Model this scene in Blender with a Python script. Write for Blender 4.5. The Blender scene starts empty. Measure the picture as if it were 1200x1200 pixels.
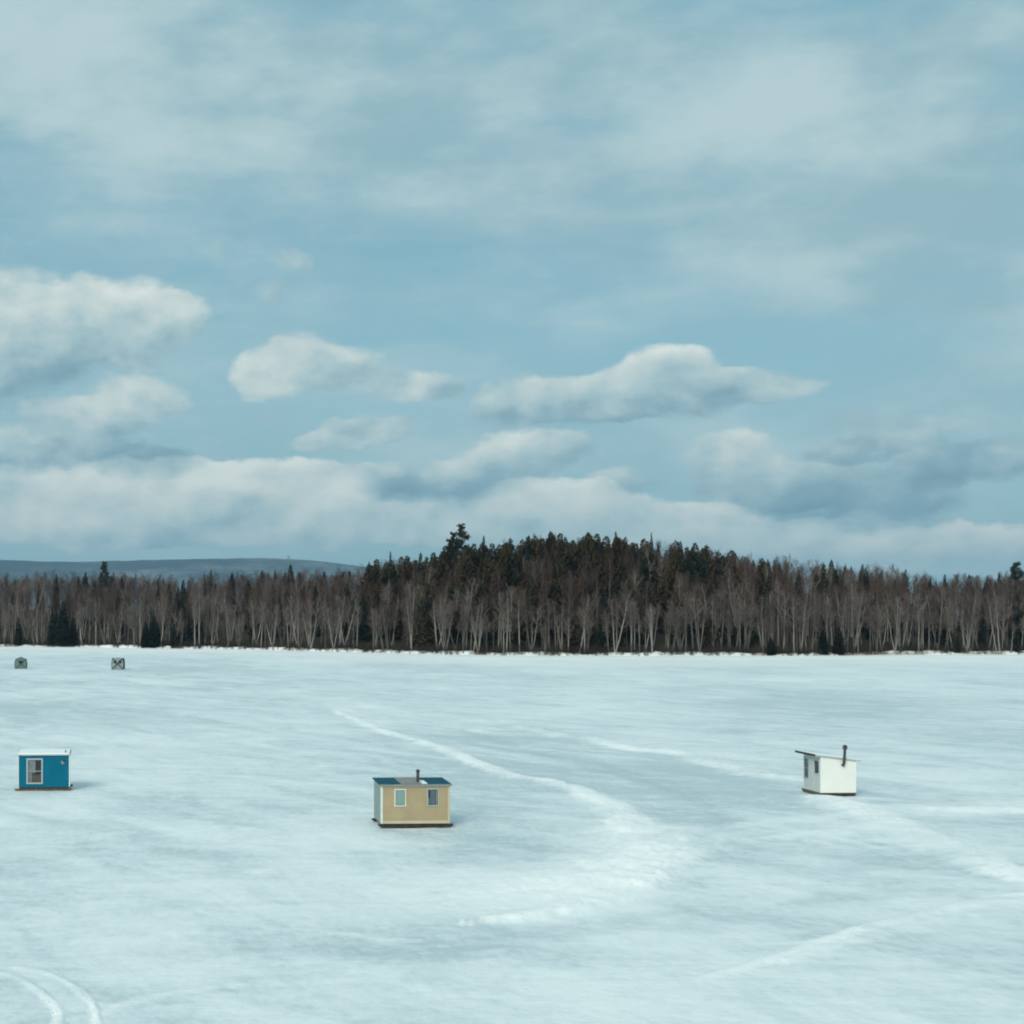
import bpy, bmesh, math, random
import numpy as np
from mathutils import Vector, Matrix

# ------------------------------------------------------------------ camera
SC = bpy.context.scene
COL = SC.collection
CAM_H = 9.1
FPX = 1700.0                       # focal length in photo pixels (photo 1200 px wide)
CX, HY = 250.0, 725.0              # the photo is an off-centre crop: point of the photo straight ahead of the lens, on the horizon
cam_data = bpy.data.cameras.new('camera')
cam_data.sensor_width = 36.0
cam_data.lens = 36.0 * FPX / 1200.0
cam_data.clip_start = 0.5
cam_data.clip_end = 60000
cam = bpy.data.objects.new('camera', cam_data)
COL.objects.link(cam)
cam.location = (0, 0, CAM_H)
cam.rotation_euler = (math.radians(90), 0, 0)
cam_data.shift_x = (600 - CX) / 1200
cam_data.shift_y = (HY - 600) / 1200
SC.camera = cam

def ray(px, py):
    """direction of sight (world) of a point of the photograph"""
    return Vector(((px - CX) / FPX, 1.0, (HY - py) / FPX))

def ground(px, py, h=0.0):
    d = ray(px, py)
    t = (h - CAM_H) / d.z
    return Vector((d.x * t, d.y * t, h))

def azel(px, py):
    d = ray(px, py).normalized()
    return math.atan2(d.x, d.y), math.asin(d.z)

# ------------------------------------------------------------------ light
SUN_EL = math.radians(32)
SUN_AZ = math.radians(180 + 30)      # compass-like, 0 = +Y (straight ahead), clockwise: behind, to the left
SUN_STRENGTH = 2.0
sun_data = bpy.data.lights.new('sun', 'SUN')
sun_data.energy = SUN_STRENGTH
sun_data.angle = math.radians(30)
sun_data.color = (1.0, 0.93, 0.80)
sun = bpy.data.objects.new('sun', sun_data)
COL.objects.link(sun)
sdir = Vector((math.sin(SUN_AZ) * math.cos(SUN_EL), math.cos(SUN_AZ) * math.cos(SUN_EL), math.sin(SUN_EL)))
sun.rotation_euler = sdir.to_track_quat('Z', 'Y').to_euler()
sun.location = sdir * 60

vs = SC.view_settings
SC.display_settings.display_device = 'sRGB'
vs.view_transform = 'Standard'
vs.look = 'None'
vs.gamma = 1.0
vs.use_curve_mapping = False
vs.exposure = 0.36
GAIN = 2 ** 0.36
SC.cycles.max_bounces = 6
SC.cycles.diffuse_bounces = 3
SC.cycles.transparent_max_bounces = 8
SC.cycles.volume_bounces = 0
SC.cycles.pixel_filter_type = 'BLACKMAN_HARRIS'
SC.cycles.filter_width = 2.0
SC.cycles.sample_clamp_indirect = 4.0

# ---- world: Nishita sky, with clouds mixed over it by direction
world = bpy.data.worlds.new('World')
SC.world = world
world.use_nodes = True
world.cycles.sampling_method = 'MANUAL'
world.cycles.sample_map_resolution = 512
WT = world.node_tree
WT.nodes.clear()

class NG:
    """small helper to write node graphs as expressions"""
    def __init__(s, tree): s.t = tree
    def n(s, typ, **kw):
        nd = s.t.nodes.new(typ)
        for k, v in kw.items(): setattr(nd, k, v)
        return nd
    def put(s, sock, v):
        if isinstance(v, bpy.types.NodeSocket): s.t.links.new(v, sock)
        elif v is not None:
            if hasattr(sock.default_value, '__len__') and not hasattr(v, '__len__'):
                sock.default_value = [v] * len(sock.default_value)
            elif hasattr(v, '__len__') and len(v) == 3 and len(sock.default_value) == 4:
                sock.default_value = (*v, 1)
            else: sock.default_value = v
    def m(s, op, a, b=None, c=None, clamp=False):
        nd = s.n('ShaderNodeMath', operation=op, use_clamp=clamp)
        s.put(nd.inputs[0], a)
        if b is not None: s.put(nd.inputs[1], b)
        if c is not None: s.put(nd.inputs[2], c)
        return nd.outputs[0]
    def v(s, op, a, b=None, c=None):
        nd = s.n('ShaderNodeVectorMath', operation=op)
        s.put(nd.inputs[0], a)
        if b is not None: s.put(nd.inputs[1], b)
        if c is not None: s.put(nd.inputs[2], c)
        return nd.outputs['Value'] if op in ('DOT_PRODUCT', 'LENGTH') else nd.outputs[0]
    def rng(s, v, a, b, c=0.0, d=1.0, kind='SMOOTHSTEP'):
        nd = s.n('ShaderNodeMapRange', interpolation_type=kind)
        nd.clamp = True
        for i, x in enumerate((v, a, b, c, d)): s.put(nd.inputs[i], x)
        return nd.outputs[0]
    def noise(s, vec, scale, detail=4, rough=0.55, dist=0.0, color=False, lac=2.0):
        nd = s.n('ShaderNodeTexNoise')
        s.put(nd.inputs['Vector'], vec)
        nd.inputs['Scale'].default_value = scale
        nd.inputs['Detail'].default_value = detail
        nd.inputs['Roughness'].default_value = rough
        nd.inputs['Distortion'].default_value = dist
        nd.inputs['Lacunarity'].default_value = lac
        return nd.outputs['Color'] if color else nd.outputs['Fac']
    def mix(s, f, a, b, blend='MIX'):
        nd = s.n('ShaderNodeMix', data_type='RGBA', blend_type=blend)
        s.put(nd.inputs['Factor'], f)
        s.put(nd.inputs[6], a); s.put(nd.inputs[7], b)
        return nd.outputs[2]
    def comb(s, x, y, z):
        nd = s.n('ShaderNodeCombineXYZ')
        for i, q in enumerate((x, y, z)): s.put(nd.inputs[i], q)
        return nd.outputs[0]

def lin(r, g, b):
    f = lambda c: (c / 255 / 12.92) if c / 255 <= 0.04045 else ((c / 255 + 0.055) / 1.055) ** 2.4
    return (f(r), f(g), f(b))

W = NG(WT)
tc = W.n('ShaderNodeTexCoord')
D = tc.outputs['Generated']
sep = W.n('ShaderNodeSeparateXYZ'); W.put(sep.inputs[0], D)
K = 10.0                                     # 1 unit = 0.1 rad
az = W.m('MULTIPLY', W.m('ARCTAN2', sep.outputs[0], sep.outputs[1]), K)
el = W.m('MULTIPLY', W.m('ARCSINE', sep.outputs[2]), K)
# cloud texture space: direction flattened vertically, so that clouds lie in layers (no seam behind the camera)
flat = W.comb(W.m('MULTIPLY', sep.outputs[0], 10), W.m('MULTIPLY', sep.outputs[1], 10), W.m('MULTIPLY', sep.outputs[2], 24))
wc = W.noise(flat, 0.55, 4, 0.55, color=True)
warp = W.v('SUBTRACT', wc, (0.5, 0.5, 0.5))
wf = W.noise(W.v('MULTIPLY', flat, (1, 1, .65)), 2.6, 5, 0.62, color=True)
warp2 = W.v('SUBTRACT', wf, (0.5, 0.5, 0.5))
puff = W.comb(W.m('MULTIPLY', sep.outputs[0], 10), W.m('MULTIPLY', sep.outputs[1], 10), W.m('MULTIPLY', sep.outputs[2], 15.5))
P = W.comb(az, el, 0.0)
P = W.v('MULTIPLY_ADD', warp, (0.75, 0.34, 0), P)
P = W.v('MULTIPLY_ADD', warp2, (0.30, 0.22, 0), P)

# (px, py, rx, ry, strength, brightness, top-to-bottom contrast)
CLOUDS = [
 # big bank at left
 (40, 385, 95, 62, 1.0, .62, .30), (120, 385, 95, 52, 1.0, .60, .26), (190, 372, 45, 26, .6, .62, .15),
 (20, 450, 90, 24, .5, .34, .10), (160, 462, 55, 22, .9, .56, .25), (105, 488, 70, 26, 1.0, .54, .30), (45, 515, 80, 26, 1.0, .52, .30), (20, 535, 90, 18, .8, .36, .1),
 (165, 540, 62, 22, 1.0, .22, .10),
 # middle puffs
 (325, 432, 48, 34, 1.1, .72, -.02), (352, 410, 40, 30, .7, .6, .1), (395, 425, 48, 24, .8, .58, .1), (420, 440, 60, 20, .45, .45, .1),
 (340, 300, 34, 16, .45, .5, 0), (250, 290, 40, 18, .45, .5, 0), (310, 350, 26, 26, .5, .5, 0),
 (480, 448, 46, 20, 1.0, .5, .1), (370, 520, 44, 13, 1.1, .55, .1), (425, 502, 46, 14, 1.2, .55, .1), (325, 490, 40, 10, .3, .45, .0),
 # long bank right of centre
 (590, 470, 60, 28, .8, .50, .15), (660, 466, 60, 26, .9, .60, .2), (735, 462, 60, 28, 1.0, .64, .25), (800, 438, 55, 30, 1.0, .68, .3),
 (830, 465, 90, 20, 1.0, .56, .25), (905, 456, 50, 15, .9, .58, .15), (740, 485, 140, 13, .55, .26, .1),
 # grey wedge above the lower deck
 (600, 530, 62, 24, 1.0, .56, .35), (545, 558, 70, 22, 1.0, .42, .3), (440, 562, 75, 18, 1.0, .40, .25), (640, 522, 38, 18, .7, .55, .3),
 (730, 555, 50, 16, .55, .42, .1),
 (850, 540, 62, 28, 1.0, .54, .3), (900, 565, 90, 30, .9, .42, .25), (1000, 570, 130, 36, .9, .32, .25), (1080, 590, 90, 26, .7, .30, .15),
 (1020, 518, 80, 15, .9, .36, .25), (1000, 488, 60, 14, .35, .45, .1), (1150, 540, 75, 24, .9, .27, .15), (1080, 495, 80, 9, .4, .5, .1),
 # lower deck
 (20, 580, 100, 34, 1.35, 0.79, .18), (130, 575, 100, 32, 1.35, 0.81, .22), (200, 560, 70, 22, 1.08, 0.85, .2), (310, 572, 90, 30, 1.49, 0.87, .3), (360, 578, 80, 26, 1.08, 0.79, .2),
 (240, 610, 230, 28, 1.22, 0.61, .2), (60, 625, 160, 20, 1.08, 0.69, .2), (380, 625, 130, 20, 1.08, 0.65, .2),
 (500, 605, 160, 26, 1.22, 0.65, .2), (640, 590, 90, 28, 1.35, 0.77, .2), (720, 600, 90, 24, 1.22, 0.73, .2), (620, 630, 190, 18, 0.94, 0.61, .2), (820, 600, 60, 16, 1.08, 0.75, .2),
 (950, 625, 160, 24, 1.08, 0.65, .2), (965, 608, 42, 8, 0.81, 0.94, .1), (900, 640, 200, 22, 1.0, .72, .2), (1120, 630, 140, 16, 1.0, .80, .2), (1160, 655, 120, 16, 1.0, .68, .1), (1120, 628, 80, 10, 1.08, 0.84, .1), (1150, 645, 110, 16, 0.94, 0.69, .15), (1060, 648, 180, 14, 0.81, 0.69, .15),
]
bsum = None; tsum = None
for (cx, cy, rx, ry, st, br, ct) in CLOUDS:
    a0, e0 = azel(cx, cy)
    sx = FPX / K / (rx * 1.25 * math.cos(a0) ** 2); sy = FPX / K / (ry * 1.25 * math.cos(a0))
    q = W.v('MULTIPLY_ADD', P, (sx, sy, 0), (-a0 * K * sx, -e0 * K * sy, 0))
    b = W.m('MULTIPLY_ADD', W.v('DOT_PRODUCT', q, q), -1.0, 1.0, clamp=True)
    b = W.m('MULTIPLY', b, st)
    # shading across the cloud: brighter crown, greyer base
    tone = W.m('MULTIPLY_ADD', W.v('DOT_PRODUCT', q, (0, 1, 0)), ct, br)
    bsum = b if bsum is None else W.m('ADD', bsum, b)
    tsum = W.m('MULTIPLY', b, tone) if tsum is None else W.m('MULTIPLY_ADD', b, tone, tsum)
tone = W.m('DIVIDE', tsum, W.m('MAXIMUM', bsum, 0.001))
# the same kind of broken cloud all round the rest of the horizon
absaz = W.m('ABSOLUTE', W.m('SUBTRACT', az, 1.85))
side = W.rng(absaz, 3.8, 5.4)
band = W.m('MULTIPLY', W.rng(el, 0.0, 0.3), W.rng(el, 1.6, 3.0, 1.0, 0.0))
rnd = W.rng(W.noise(flat, 0.8, 5, 0.55), 0.42, 0.62)
gen = W.m('MULTIPLY', W.m('MULTIPLY', side, band), rnd)
bsum = W.m('ADD', bsum, gen)
tone = W.m('ADD', W.m('MULTIPLY', tone, W.m('SUBTRACT', 1.0, side)), W.m('MULTIPLY', side, 0.55))
fb = W.noise(puff, 1.6, 7, 0.54)
fb_up = W.noise(W.v('ADD', puff, (-0.08, 0.0, 0.17)), 1.6, 5, 0.53)
fb2 = W.noise(flat, 0.7, 5, 0.55)
dens = W.m('MULTIPLY_ADD', W.m('SUBTRACT', fb, 0.5), 1.5, bsum)
dens = W.m('MULTIPLY', W.rng(dens, 0.10, 0.72, 0, .98), W.rng(bsum, 0.0, 0.30))
tone = W.m('MULTIPLY_ADD', W.m('SUBTRACT', fb, fb_up), 1.1, tone)
tone = W.m('MULTIPLY_ADD', W.m('SUBTRACT', fb, 0.5), 0.35, tone, clamp=True)
# high thin veil, over the whole sky
VEIL = [
 (60, 60, 330, 95, .75), (330, 110, 260, 60, .45), (620, 50, 260, 60, .6), (760, 110, 200, 70, .15), (1060, 50, 240, 60, .35), (420, 200, 300, 40, .3), (900, 190, 260, 60, .35),
 (1120, 190, 170, 70, .55), (620, 235, 240, 40, .40), (900, 265, 300, 40, .50), (1100, 310, 220, 60, .50), (250, 170, 320, 60, .25), (1150, 60, 90, 40, .3),
 (1180, 400, 160, 60, .25), (850, 330, 260, 40, .25), (1000, 120, 200, 60, .35), (200, 250, 200, 30, .2), (600, 150, 400, 50, .2), (1100, 480, 160, 70, .35), (650, 510, 260, 40, .2),
]
vsum = None
for (cx, cy, rx, ry, st) in VEIL:
    a0, e0 = azel(cx, cy)
    sx = FPX / K / (rx * 1.25 * math.cos(a0) ** 2); sy = FPX / K / (ry * 1.25 * math.cos(a0))
    q = W.v('MULTIPLY_ADD', P, (sx, sy, 0), (-a0 * K * sx, -e0 * K * sy, 0))
    b = W.m('MULTIPLY', W.m('MULTIPLY_ADD', W.v('DOT_PRODUCT', q, q), -1.0, 1.0, clamp=True), st)
    vsum = b if vsum is None else W.m('ADD', vsum, b)
farsky = W.m('MAXIMUM', side, W.rng(el, 4.4, 5.6))
vsum = W.m('ADD', vsum, W.m('MULTIPLY', farsky, 0.5))
streak = W.comb(W.m('MULTIPLY', sep.outputs[0], 6), W.m('MULTIPLY', sep.outputs[1], 6), W.m('MULTIPLY', sep.outputs[2], 30))
vn = W.noise(streak, 0.75, 8, 0.60, dist=0.5)
vn2 = W.noise(flat, 0.62, 7, 0.60)
veil = W.m('MULTIPLY_ADD', W.m('SUBTRACT', vn, 0.5), 1.5, vsum)
veil = W.m('MULTIPLY_ADD', W.m('SUBTRACT', vn2, 0.5), 1.0, veil)
veil = W.rng(veil, -0.42, 0.85, 0.0, 0.93)

sky = W.n('ShaderNodeTexSky', sky_type='NISHITA')
sky.sun_disc = False
sky.sun_elevation = SUN_EL
sky.sun_rotation = SUN_AZ
sky.air_density = 1.0; sky.dust_density = 1.5; sky.ozone_density = 1.0
S = 0.1                                        # world strength
grade = W.mix(1.0, sky.outputs[0], (0.84, 1.0, 1.0), 'MULTIPLY')   # teal cast of the day's air
cn = lambda r, g, b: tuple(c / S / GAIN for c in lin(r, g, b))
base = W.mix(0.82, grade, W.mix(W.rng(el, 0.3, 3.0), cn(152, 194, 202), cn(130, 180, 195)))
veilcol = W.mix(W.rng(vn2, .35, .65), cn(154, 188, 198), cn(190, 213, 216))
c1 = W.mix(veil, base, veilcol)
cr = W.n('ShaderNodeValToRGB')
W.put(cr.inputs[0], tone)
els = cr.color_ramp.elements
els[0].position = 0.0; els[0].color = (*lin(116, 153, 168), 1)
els[1].position = 1.0; els[1].color = (*lin(230, 238, 232), 1)
for p_, c_ in ((.3, (142, 176, 188)), (.55, (177, 203, 207)), (.78, (208, 222, 219))):
    e_ = els.new(p_); e_.color = (*lin(*c_), 1)
cc = W.v('SCALE', cr.outputs[0]); cc.node.inputs['Scale'].default_value = 1 / S / GAIN
final = W.mix(dens, c1, cc)
# below the horizon: dim snow-coloured ground glow instead of black
bg = W.n('ShaderNodeBackground'); W.put(bg.inputs[0], final); bg.inputs[1].default_value = S
wo = W.n('ShaderNodeOutputWorld'); WT.links.new(bg.outputs[0], wo.inputs[0])

# ------------------------------------------------------------------ helpers
def link(o, parent=None):
    COL.objects.link(o)
    if parent is not None: o.parent = parent
    return o

def tag(o, label=None, cat=None, group=None, kind=None):
    if label: o['label'] = label
    if cat: o['category'] = cat
    if group: o['group'] = group
    if kind: o['kind'] = kind
    return o

def empty(name, loc, rz=0.0, label=None, cat=None, group=None):
    o = bpy.data.objects.new(name, None)
    o.empty_display_size = 0.3
    link(o); o.location = loc; o.rotation_euler = (0, 0, rz)
    return tag(o, label, cat, group)

def mesh_np(name, verts, faces, mat_idx=None, smooth=False):
    """verts (n,3) array, faces list of equal-length index arrays (quads or tris)"""
    me = bpy.data.meshes.new(name)
    verts = np.asarray(verts, dtype=np.float32)
    faces = np.asarray(faces, dtype=np.int32)
    k = faces.shape[1]
    me.vertices.add(len(verts)); me.vertices.foreach_set('co', verts.ravel())
    me.loops.add(faces.size); me.loops.foreach_set('vertex_index', faces.ravel())
    me.polygons.add(len(faces))
    me.polygons.foreach_set('loop_start', np.arange(0, faces.size, k, dtype=np.int32))
    me.polygons.foreach_set('loop_total', np.full(len(faces), k, dtype=np.int32))
    if mat_idx is not None: me.polygons.foreach_set('material_index', np.asarray(mat_idx, dtype=np.int32))
    me.polygons.foreach_set('use_smooth', np.full(len(faces), smooth))
    me.update(); me.validate()
    return me

def material(name, build, rough=0.7, spec=0.3):
    m = bpy.data.materials.new(name); m.use_nodes = True
    g = NG(m.node_tree)
    bs = m.node_tree.nodes['Principled BSDF']
    bs.inputs['Roughness'].default_value = rough
    bs.inputs['Specular IOR Level'].default_value = spec
    build(g, bs)
    return m

def bump(g, bs, h, strength=0.3, dist=0.1):
    b = g.n('ShaderNodeBump')
    b.inputs['Strength'].default_value = strength; b.inputs['Distance'].default_value = dist
    g.put(b.inputs['Height'], h); g.put(bs.inputs['Normal'], b.outputs[0])

def objco(g): return g.n('ShaderNodeTexCoord').outputs['Object']

def worn(name, col, var=0.12, rough=0.6, scale=3.0, dirt=None, dirt_amt=0.0, spec=0.3, grain=None):
    """painted or natural surface with mottling and some dirt"""
    def b(g, bs):
        co = objco(g)
        n1 = g.noise(co, scale, 5, 0.6)
        v = g.rng(n1, 0.3, 0.7, 1 - var, 1 + var, 'LINEAR')
        c = g.v('SCALE', col); g.put(c.node.inputs['Scale'], v)
        if dirt is not None:
            st = g.v('MULTIPLY', co, (4.0, 4.0, 0.8))
            f = g.m('MULTIPLY', g.rng(g.noise(st, 2.0, 5, 0.65), 0.48, 0.75), dirt_amt)
            c = g.mix(f, c, dirt)
        g.put(bs.inputs['Base Color'], c)
        gc = g.v('MULTIPLY', co, grain) if grain else co
        bump(g, bs, g.noise(gc, 25.0, 3, 0.6), 0.25, 0.004)
    return material(name, b, rough, spec)

# ------------------------------------------------------------------ shore line and land heights
# (photo x, photo y of the foot of the wood)
SHORE_PX = [(-900, 756), (-400, 756), (0, 757.5), (100, 758.5), (200, 760), (300, 761.5), (400, 764), (500, 767), (650, 768.5), (800, 768.5), (950, 768.5), (1050, 767.5), (1200, 766.5), (1600, 765), (2100, 764)]
_sp = [ground(x, y) for x, y in SHORE_PX]
_saz = np.array([math.atan2(p.x, p.y) for p in _sp])
_sr = np.array([math.hypot(p.x, p.y) for p in _sp])
def shore_r(a):
    a = np.asarray(a, dtype=float)
    r = np.interp(a, _saz, _sr)
    return r + 1.6 * np.sin(a * 61) + 1.1 * np.sin(a * 143 + 1) + 0.6 * np.sin(a * 331 + 2)

# skyline of the wood in the photograph
SKY_PX = [(-900, 668), (-400, 672), (0, 674), (60, 672), (100, 673), (200, 676), (300, 672), (390, 668), (430, 662), (470, 655), (500, 652), (530, 642), (570, 634), (600, 632), (650, 625), (700, 629), (750, 632), (800, 636), (830, 641), (860, 648), (900, 651), (930, 656), (1000, 661), (1050, 666), (1090, 675), (1150, 676), (1180, 672), (1210, 672), (1400, 676), (2100, 672)]
_ka = np.array([azel(x, y)[0] for x, y in SKY_PX])
_ke = np.array([math.tan(azel(x, y)[1]) / math.cos(0) for x, y in SKY_PX])
def sky_tan(a): return np.interp(np.asarray(a, dtype=float), _ka, _ke)

HILL_DEPTH = 75.0
def land_z(x, y):
    """height of the land at a point behind the shore"""
    x = np.asarray(x, dtype=float); y = np.asarray(y, dtype=float)
    a = np.arctan2(x, y); r = np.hypot(x, y)
    t = r - shore_r(a)
    bank = 0.9 * (1 - np.exp(-np.clip(t, 0, None) / 2.2))
    # crest so that a wood some 15 m tall on it makes the skyline
    crest = sky_tan(a) * (shore_r(a) + HILL_DEPTH) + CAM_H - 14.5
    crest = np.clip(crest, 3.0, 30)
    u = np.clip((t - 4) / (HILL_DEPTH - 4), 0, 1)
    rise = crest * (u * u * (3 - 2 * u)) ** 0.8
    und = 0.5 * np.sin(x * .11 + 1) * np.sin(y * .09) * np.clip(t / 20, 0, 1)
    fall = np.clip((t - 160) / 500, 0, 1)
    z = (bank + rise + und) * (1 - 0.65 * fall * fall * (3 - 2 * fall))
    return np.where(t < 0, -0.6 + 0.6 * np.exp(np.clip(t, -50, 0) / 1.5) , z)

# ------------------------------------------------------------------ frozen lake: one sheet to the horizon
def vnoise(x, y, seed=0):
    """value noise, numpy"""
    xi = np.floor(x).astype(np.int64); yi = np.floor(y).astype(np.int64)
    fx = x - xi; fy = y - yi
    fx = fx * fx * (3 - 2 * fx); fy = fy * fy * (3 - 2 * fy)
    def h(i, j):
        n = (i * 374761393 + j * 668265263 + seed * 1442695041) & 0x7fffffff
        n = ((n ^ (n >> 13)) * 1274126177) & 0x7fffffff
        return ((n ^ (n >> 16)) & 0xffff) / 65535.0
    return (h(xi, yi) * (1 - fx) + h(xi + 1, yi) * fx) * (1 - fy) + (h(xi, yi + 1) * (1 - fx) + h(xi + 1, yi + 1) * fx) * fy
def fbm(x, y, o=4, seed=0):
    s = 0; a = .5
    for k in range(o):
        s = s + a * vnoise(x * 2 ** k + 17 * k, y * 2 ** k - 9 * k, seed + k); a *= .5
    return s / (1 - .5 ** o)

def smooth_line(pts, step=6):
    """Catmull-Rom through photo points, laid on the ice"""
    P_ = [pts[0]] + list(pts) + [pts[-1]]
    out = []
    for i in range(1, len(P_) - 2):
        p0, p1, p2, p3 = [np.array(q, float) for q in P_[i - 1:i + 3]]
        for t in np.linspace(0, 1, step, endpoint=False):
            out.append(.5 * (2 * p1 + (p2 - p0) * t + (2 * p0 - 5 * p1 + 4 * p2 - p3) * t * t + (3 * p1 - p0 - 3 * p2 + p3) * t ** 3))
    out.append(np.array(P_[-1], float))
    return np.array([[*ground(q[0], q[1])[:2], q[2] if len(q) > 2 else 1.0] for q in out])

def line_dist(X, Y, L):
    """distance to a polyline, and the width factor at the nearest point"""
    best = np.full(X.shape, 1e9); wf = np.ones(X.shape)
    for a, b in zip(L[:-1], L[1:]):
        dx, dy = b[0] - a[0], b[1] - a[1]
        l2 = dx * dx + dy * dy + 1e-9
        t = np.clip(((X - a[0]) * dx + (Y - a[1]) * dy) / l2, 0, 1)
        d = np.hypot(X - a[0] - t * dx, Y - a[1] - t * dy)
        m = d < best
        best[m] = d[m]; wf[m] = (a[2] + (b[2] - a[2]) * t)[m]
    return best, wf

_a = np.arctan((np.linspace(-130, 1330, 880) - CX) / FPX)
A = np.concatenate([np.linspace(-math.pi, _a[0], 46, endpoint=False), _a, np.linspace(_a[-1], math.pi, 47)[1:]])
ypx = np.concatenate([np.linspace(1290, 900, 215, endpoint=False), np.linspace(900, 748, 154)])
Rv = CAM_H * FPX / (ypx - 725)
Rr = np.concatenate([np.geomspace(0.5, Rv[0] * .95, 14), Rv, np.geomspace(Rv[-1] * 1.06, 16000, 26)])
AA, RR = np.meshgrid(A, Rr)
X = RR * np.sin(AA); Y = RR * np.cos(AA)
view = (AA >= _a[0]) & (AA <= _a[-1]) & (RR < 680)

fresh = np.zeros(X.shape)          # white packed / churned snow
ice = np.zeros(X.shape)            # thin grey spots where the ice shows
Z = np.zeros(X.shape)
# gentle drifts, long axis left-right a little askew
drift = fbm(X * .10 + Y * .015, Y * .055, 5, 3)
Z += (drift - .5) * 0.30 * np.clip(RR / 30, 0, 1)
mid = fbm(X * .42 + Y * .1, Y * .22 - X * .04, 5, 11)
Z += (mid - .5) * 0.075
bright = np.clip((fbm(X * .05 + 3, Y * .022, 5, 21) - .5) * 2.4 + .5, 0, 1)

rn = fbm(X * .9, Y * .9, 4, 31)
rn2 = fbm(X * 2.6, Y * 2.6, 3, 41)
# (points (x, y, width factor), half width m, strength, ridge height)
TRAILS = [
 ([(60, 792), (140, 796), (230, 803), (320, 812), (400, 822), (480, 834), (560, 848), (620, 858)], 3.2, .35, .04),
 ([(395, 833, .7), (420, 845, .8), (450, 858, .9), (490, 869, 1), (530, 882, 1), (565, 896, 1.1), (600, 909, 1.1), (645, 916, 1.0), (680, 926, 1.1), (708, 940, 1.3), (726, 951, 1.3), (734, 963, 1.0), (732, 975, .5)], .85, 1.15, .12),
 ([(690, 932, .5), (718, 944, 1.2), (736, 960, 1.5), (736, 980, 1.7), (716, 1000, 1.8), (680, 1020, 1.8), (630, 1036, 1.6)], 1.15, .85, .06),
 ([(735, 965, .6), (728, 985, 1.2), (695, 1005, 1.7), (620, 1032, 2), (560, 1045, 2)], 1.7, .6, .06),
 ([(400, 830, 1), (440, 840, 1), (490, 846, 1), (540, 852, 1), (580, 860, .7)], 1.2, .45, .05),
 ([(610, 852), (640, 860), (690, 868), (740, 878), (800, 884), (850, 896), (900, 908), (938, 912)], 1.5, 1.0, .12),
 ([(780, 878), (840, 893), (880, 905), (930, 916)], 1.2, .35, .05),
 ([(800, 975, .4), (782, 990, 1.2), (755, 1012, 1.5), (725, 1035, 1.3), (690, 1054, .9), (640, 1067, .6), (590, 1075, .4), (540, 1080, .1)], 1.25, 1.4, .14),
 ([(848, 975, .5), (825, 992, 1), (790, 1012, 1.1), (750, 1038, .8)], .8, .95, .10),
 ([(540, 1080, .3), (620, 1074, .7), (690, 1062, 1), (740, 1050, .6)], .6, .4, .04),
 ([(960, 936, 1), (1000, 948, 1.5), (1035, 962, 1.5), (1070, 978, 1.4), (1110, 992, 1.2), (1150, 1008, 1.2), (1200, 1030, 1), (1260, 1050, 1)], 1.1, 1.0, .14),
 ([(960, 985), (1010, 970), (1040, 962)], .8, .45, .05),
 ([(1100, 985), (1135, 1000), (1150, 1025)], .45, .5, .05),
 ([(1160, 995), (1180, 1012), (1172, 1028)], .45, .5, .05),
 ([(1260, 1052, 1), (1190, 1056, 1), (1130, 1060, 1.1), (1070, 1075, 1.1), (1010, 1092, 1), (950, 1110, .9), (890, 1130, .7), (820, 1148, .5)], .42, .85, .06),
 ([(1100, 1075, 1), (1050, 1092, 1), (985, 1108, .9), (920, 1128, .8)], .30, .55, .05),
 ([(1160, 1052, 1), (1200, 1048, 1), (1260, 1046, 1)], .4, .9, .04),
 ([(1090, 951, .6), (1140, 951, 1), (1200, 951, 1.1), (1280, 950, 1)], 1.3, 1.4, .08),
 ([(1010, 955), (1080, 948), (1160, 944), (1260, 938)], 1.6, .4, .05),
 ([(740, 972), (800, 968), (860, 966), (940, 962), (1000, 955)], 1.1, .4, .03),
 ([(880, 982), (930, 978), (985, 973)], .5, .45, .03),
 ([(905, 1058, .5), (925, 1045, 1), (945, 1030, .8)], .45, .4, .03),
 ([(-60, 1128), (0, 1139), (30, 1150), (55, 1168), (68, 1186), (62, 1215), (40, 1250)], .17, .85, .04),
 ([(20, 1132), (50, 1137), (80, 1150), (105, 1170), (113, 1190), (110, 1220), (90, 1250)], .16, .7, .04),
 ([(120, 1184), (150, 1172), (210, 1158), (280, 1150)], .35, .45, .03),
 ([(255, 968), (290, 970)], .5, .4, .03),
 ([(380, 1090), (420, 1094)], .3, .6, .03), ([(440, 1098), (490, 1100)], .25, .45, .03),
 ([(880, 1050), (920, 1048)], .2, .4, .02),
 ([(150, 975), (90, 985)], .8, .3, .03),
]
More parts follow.
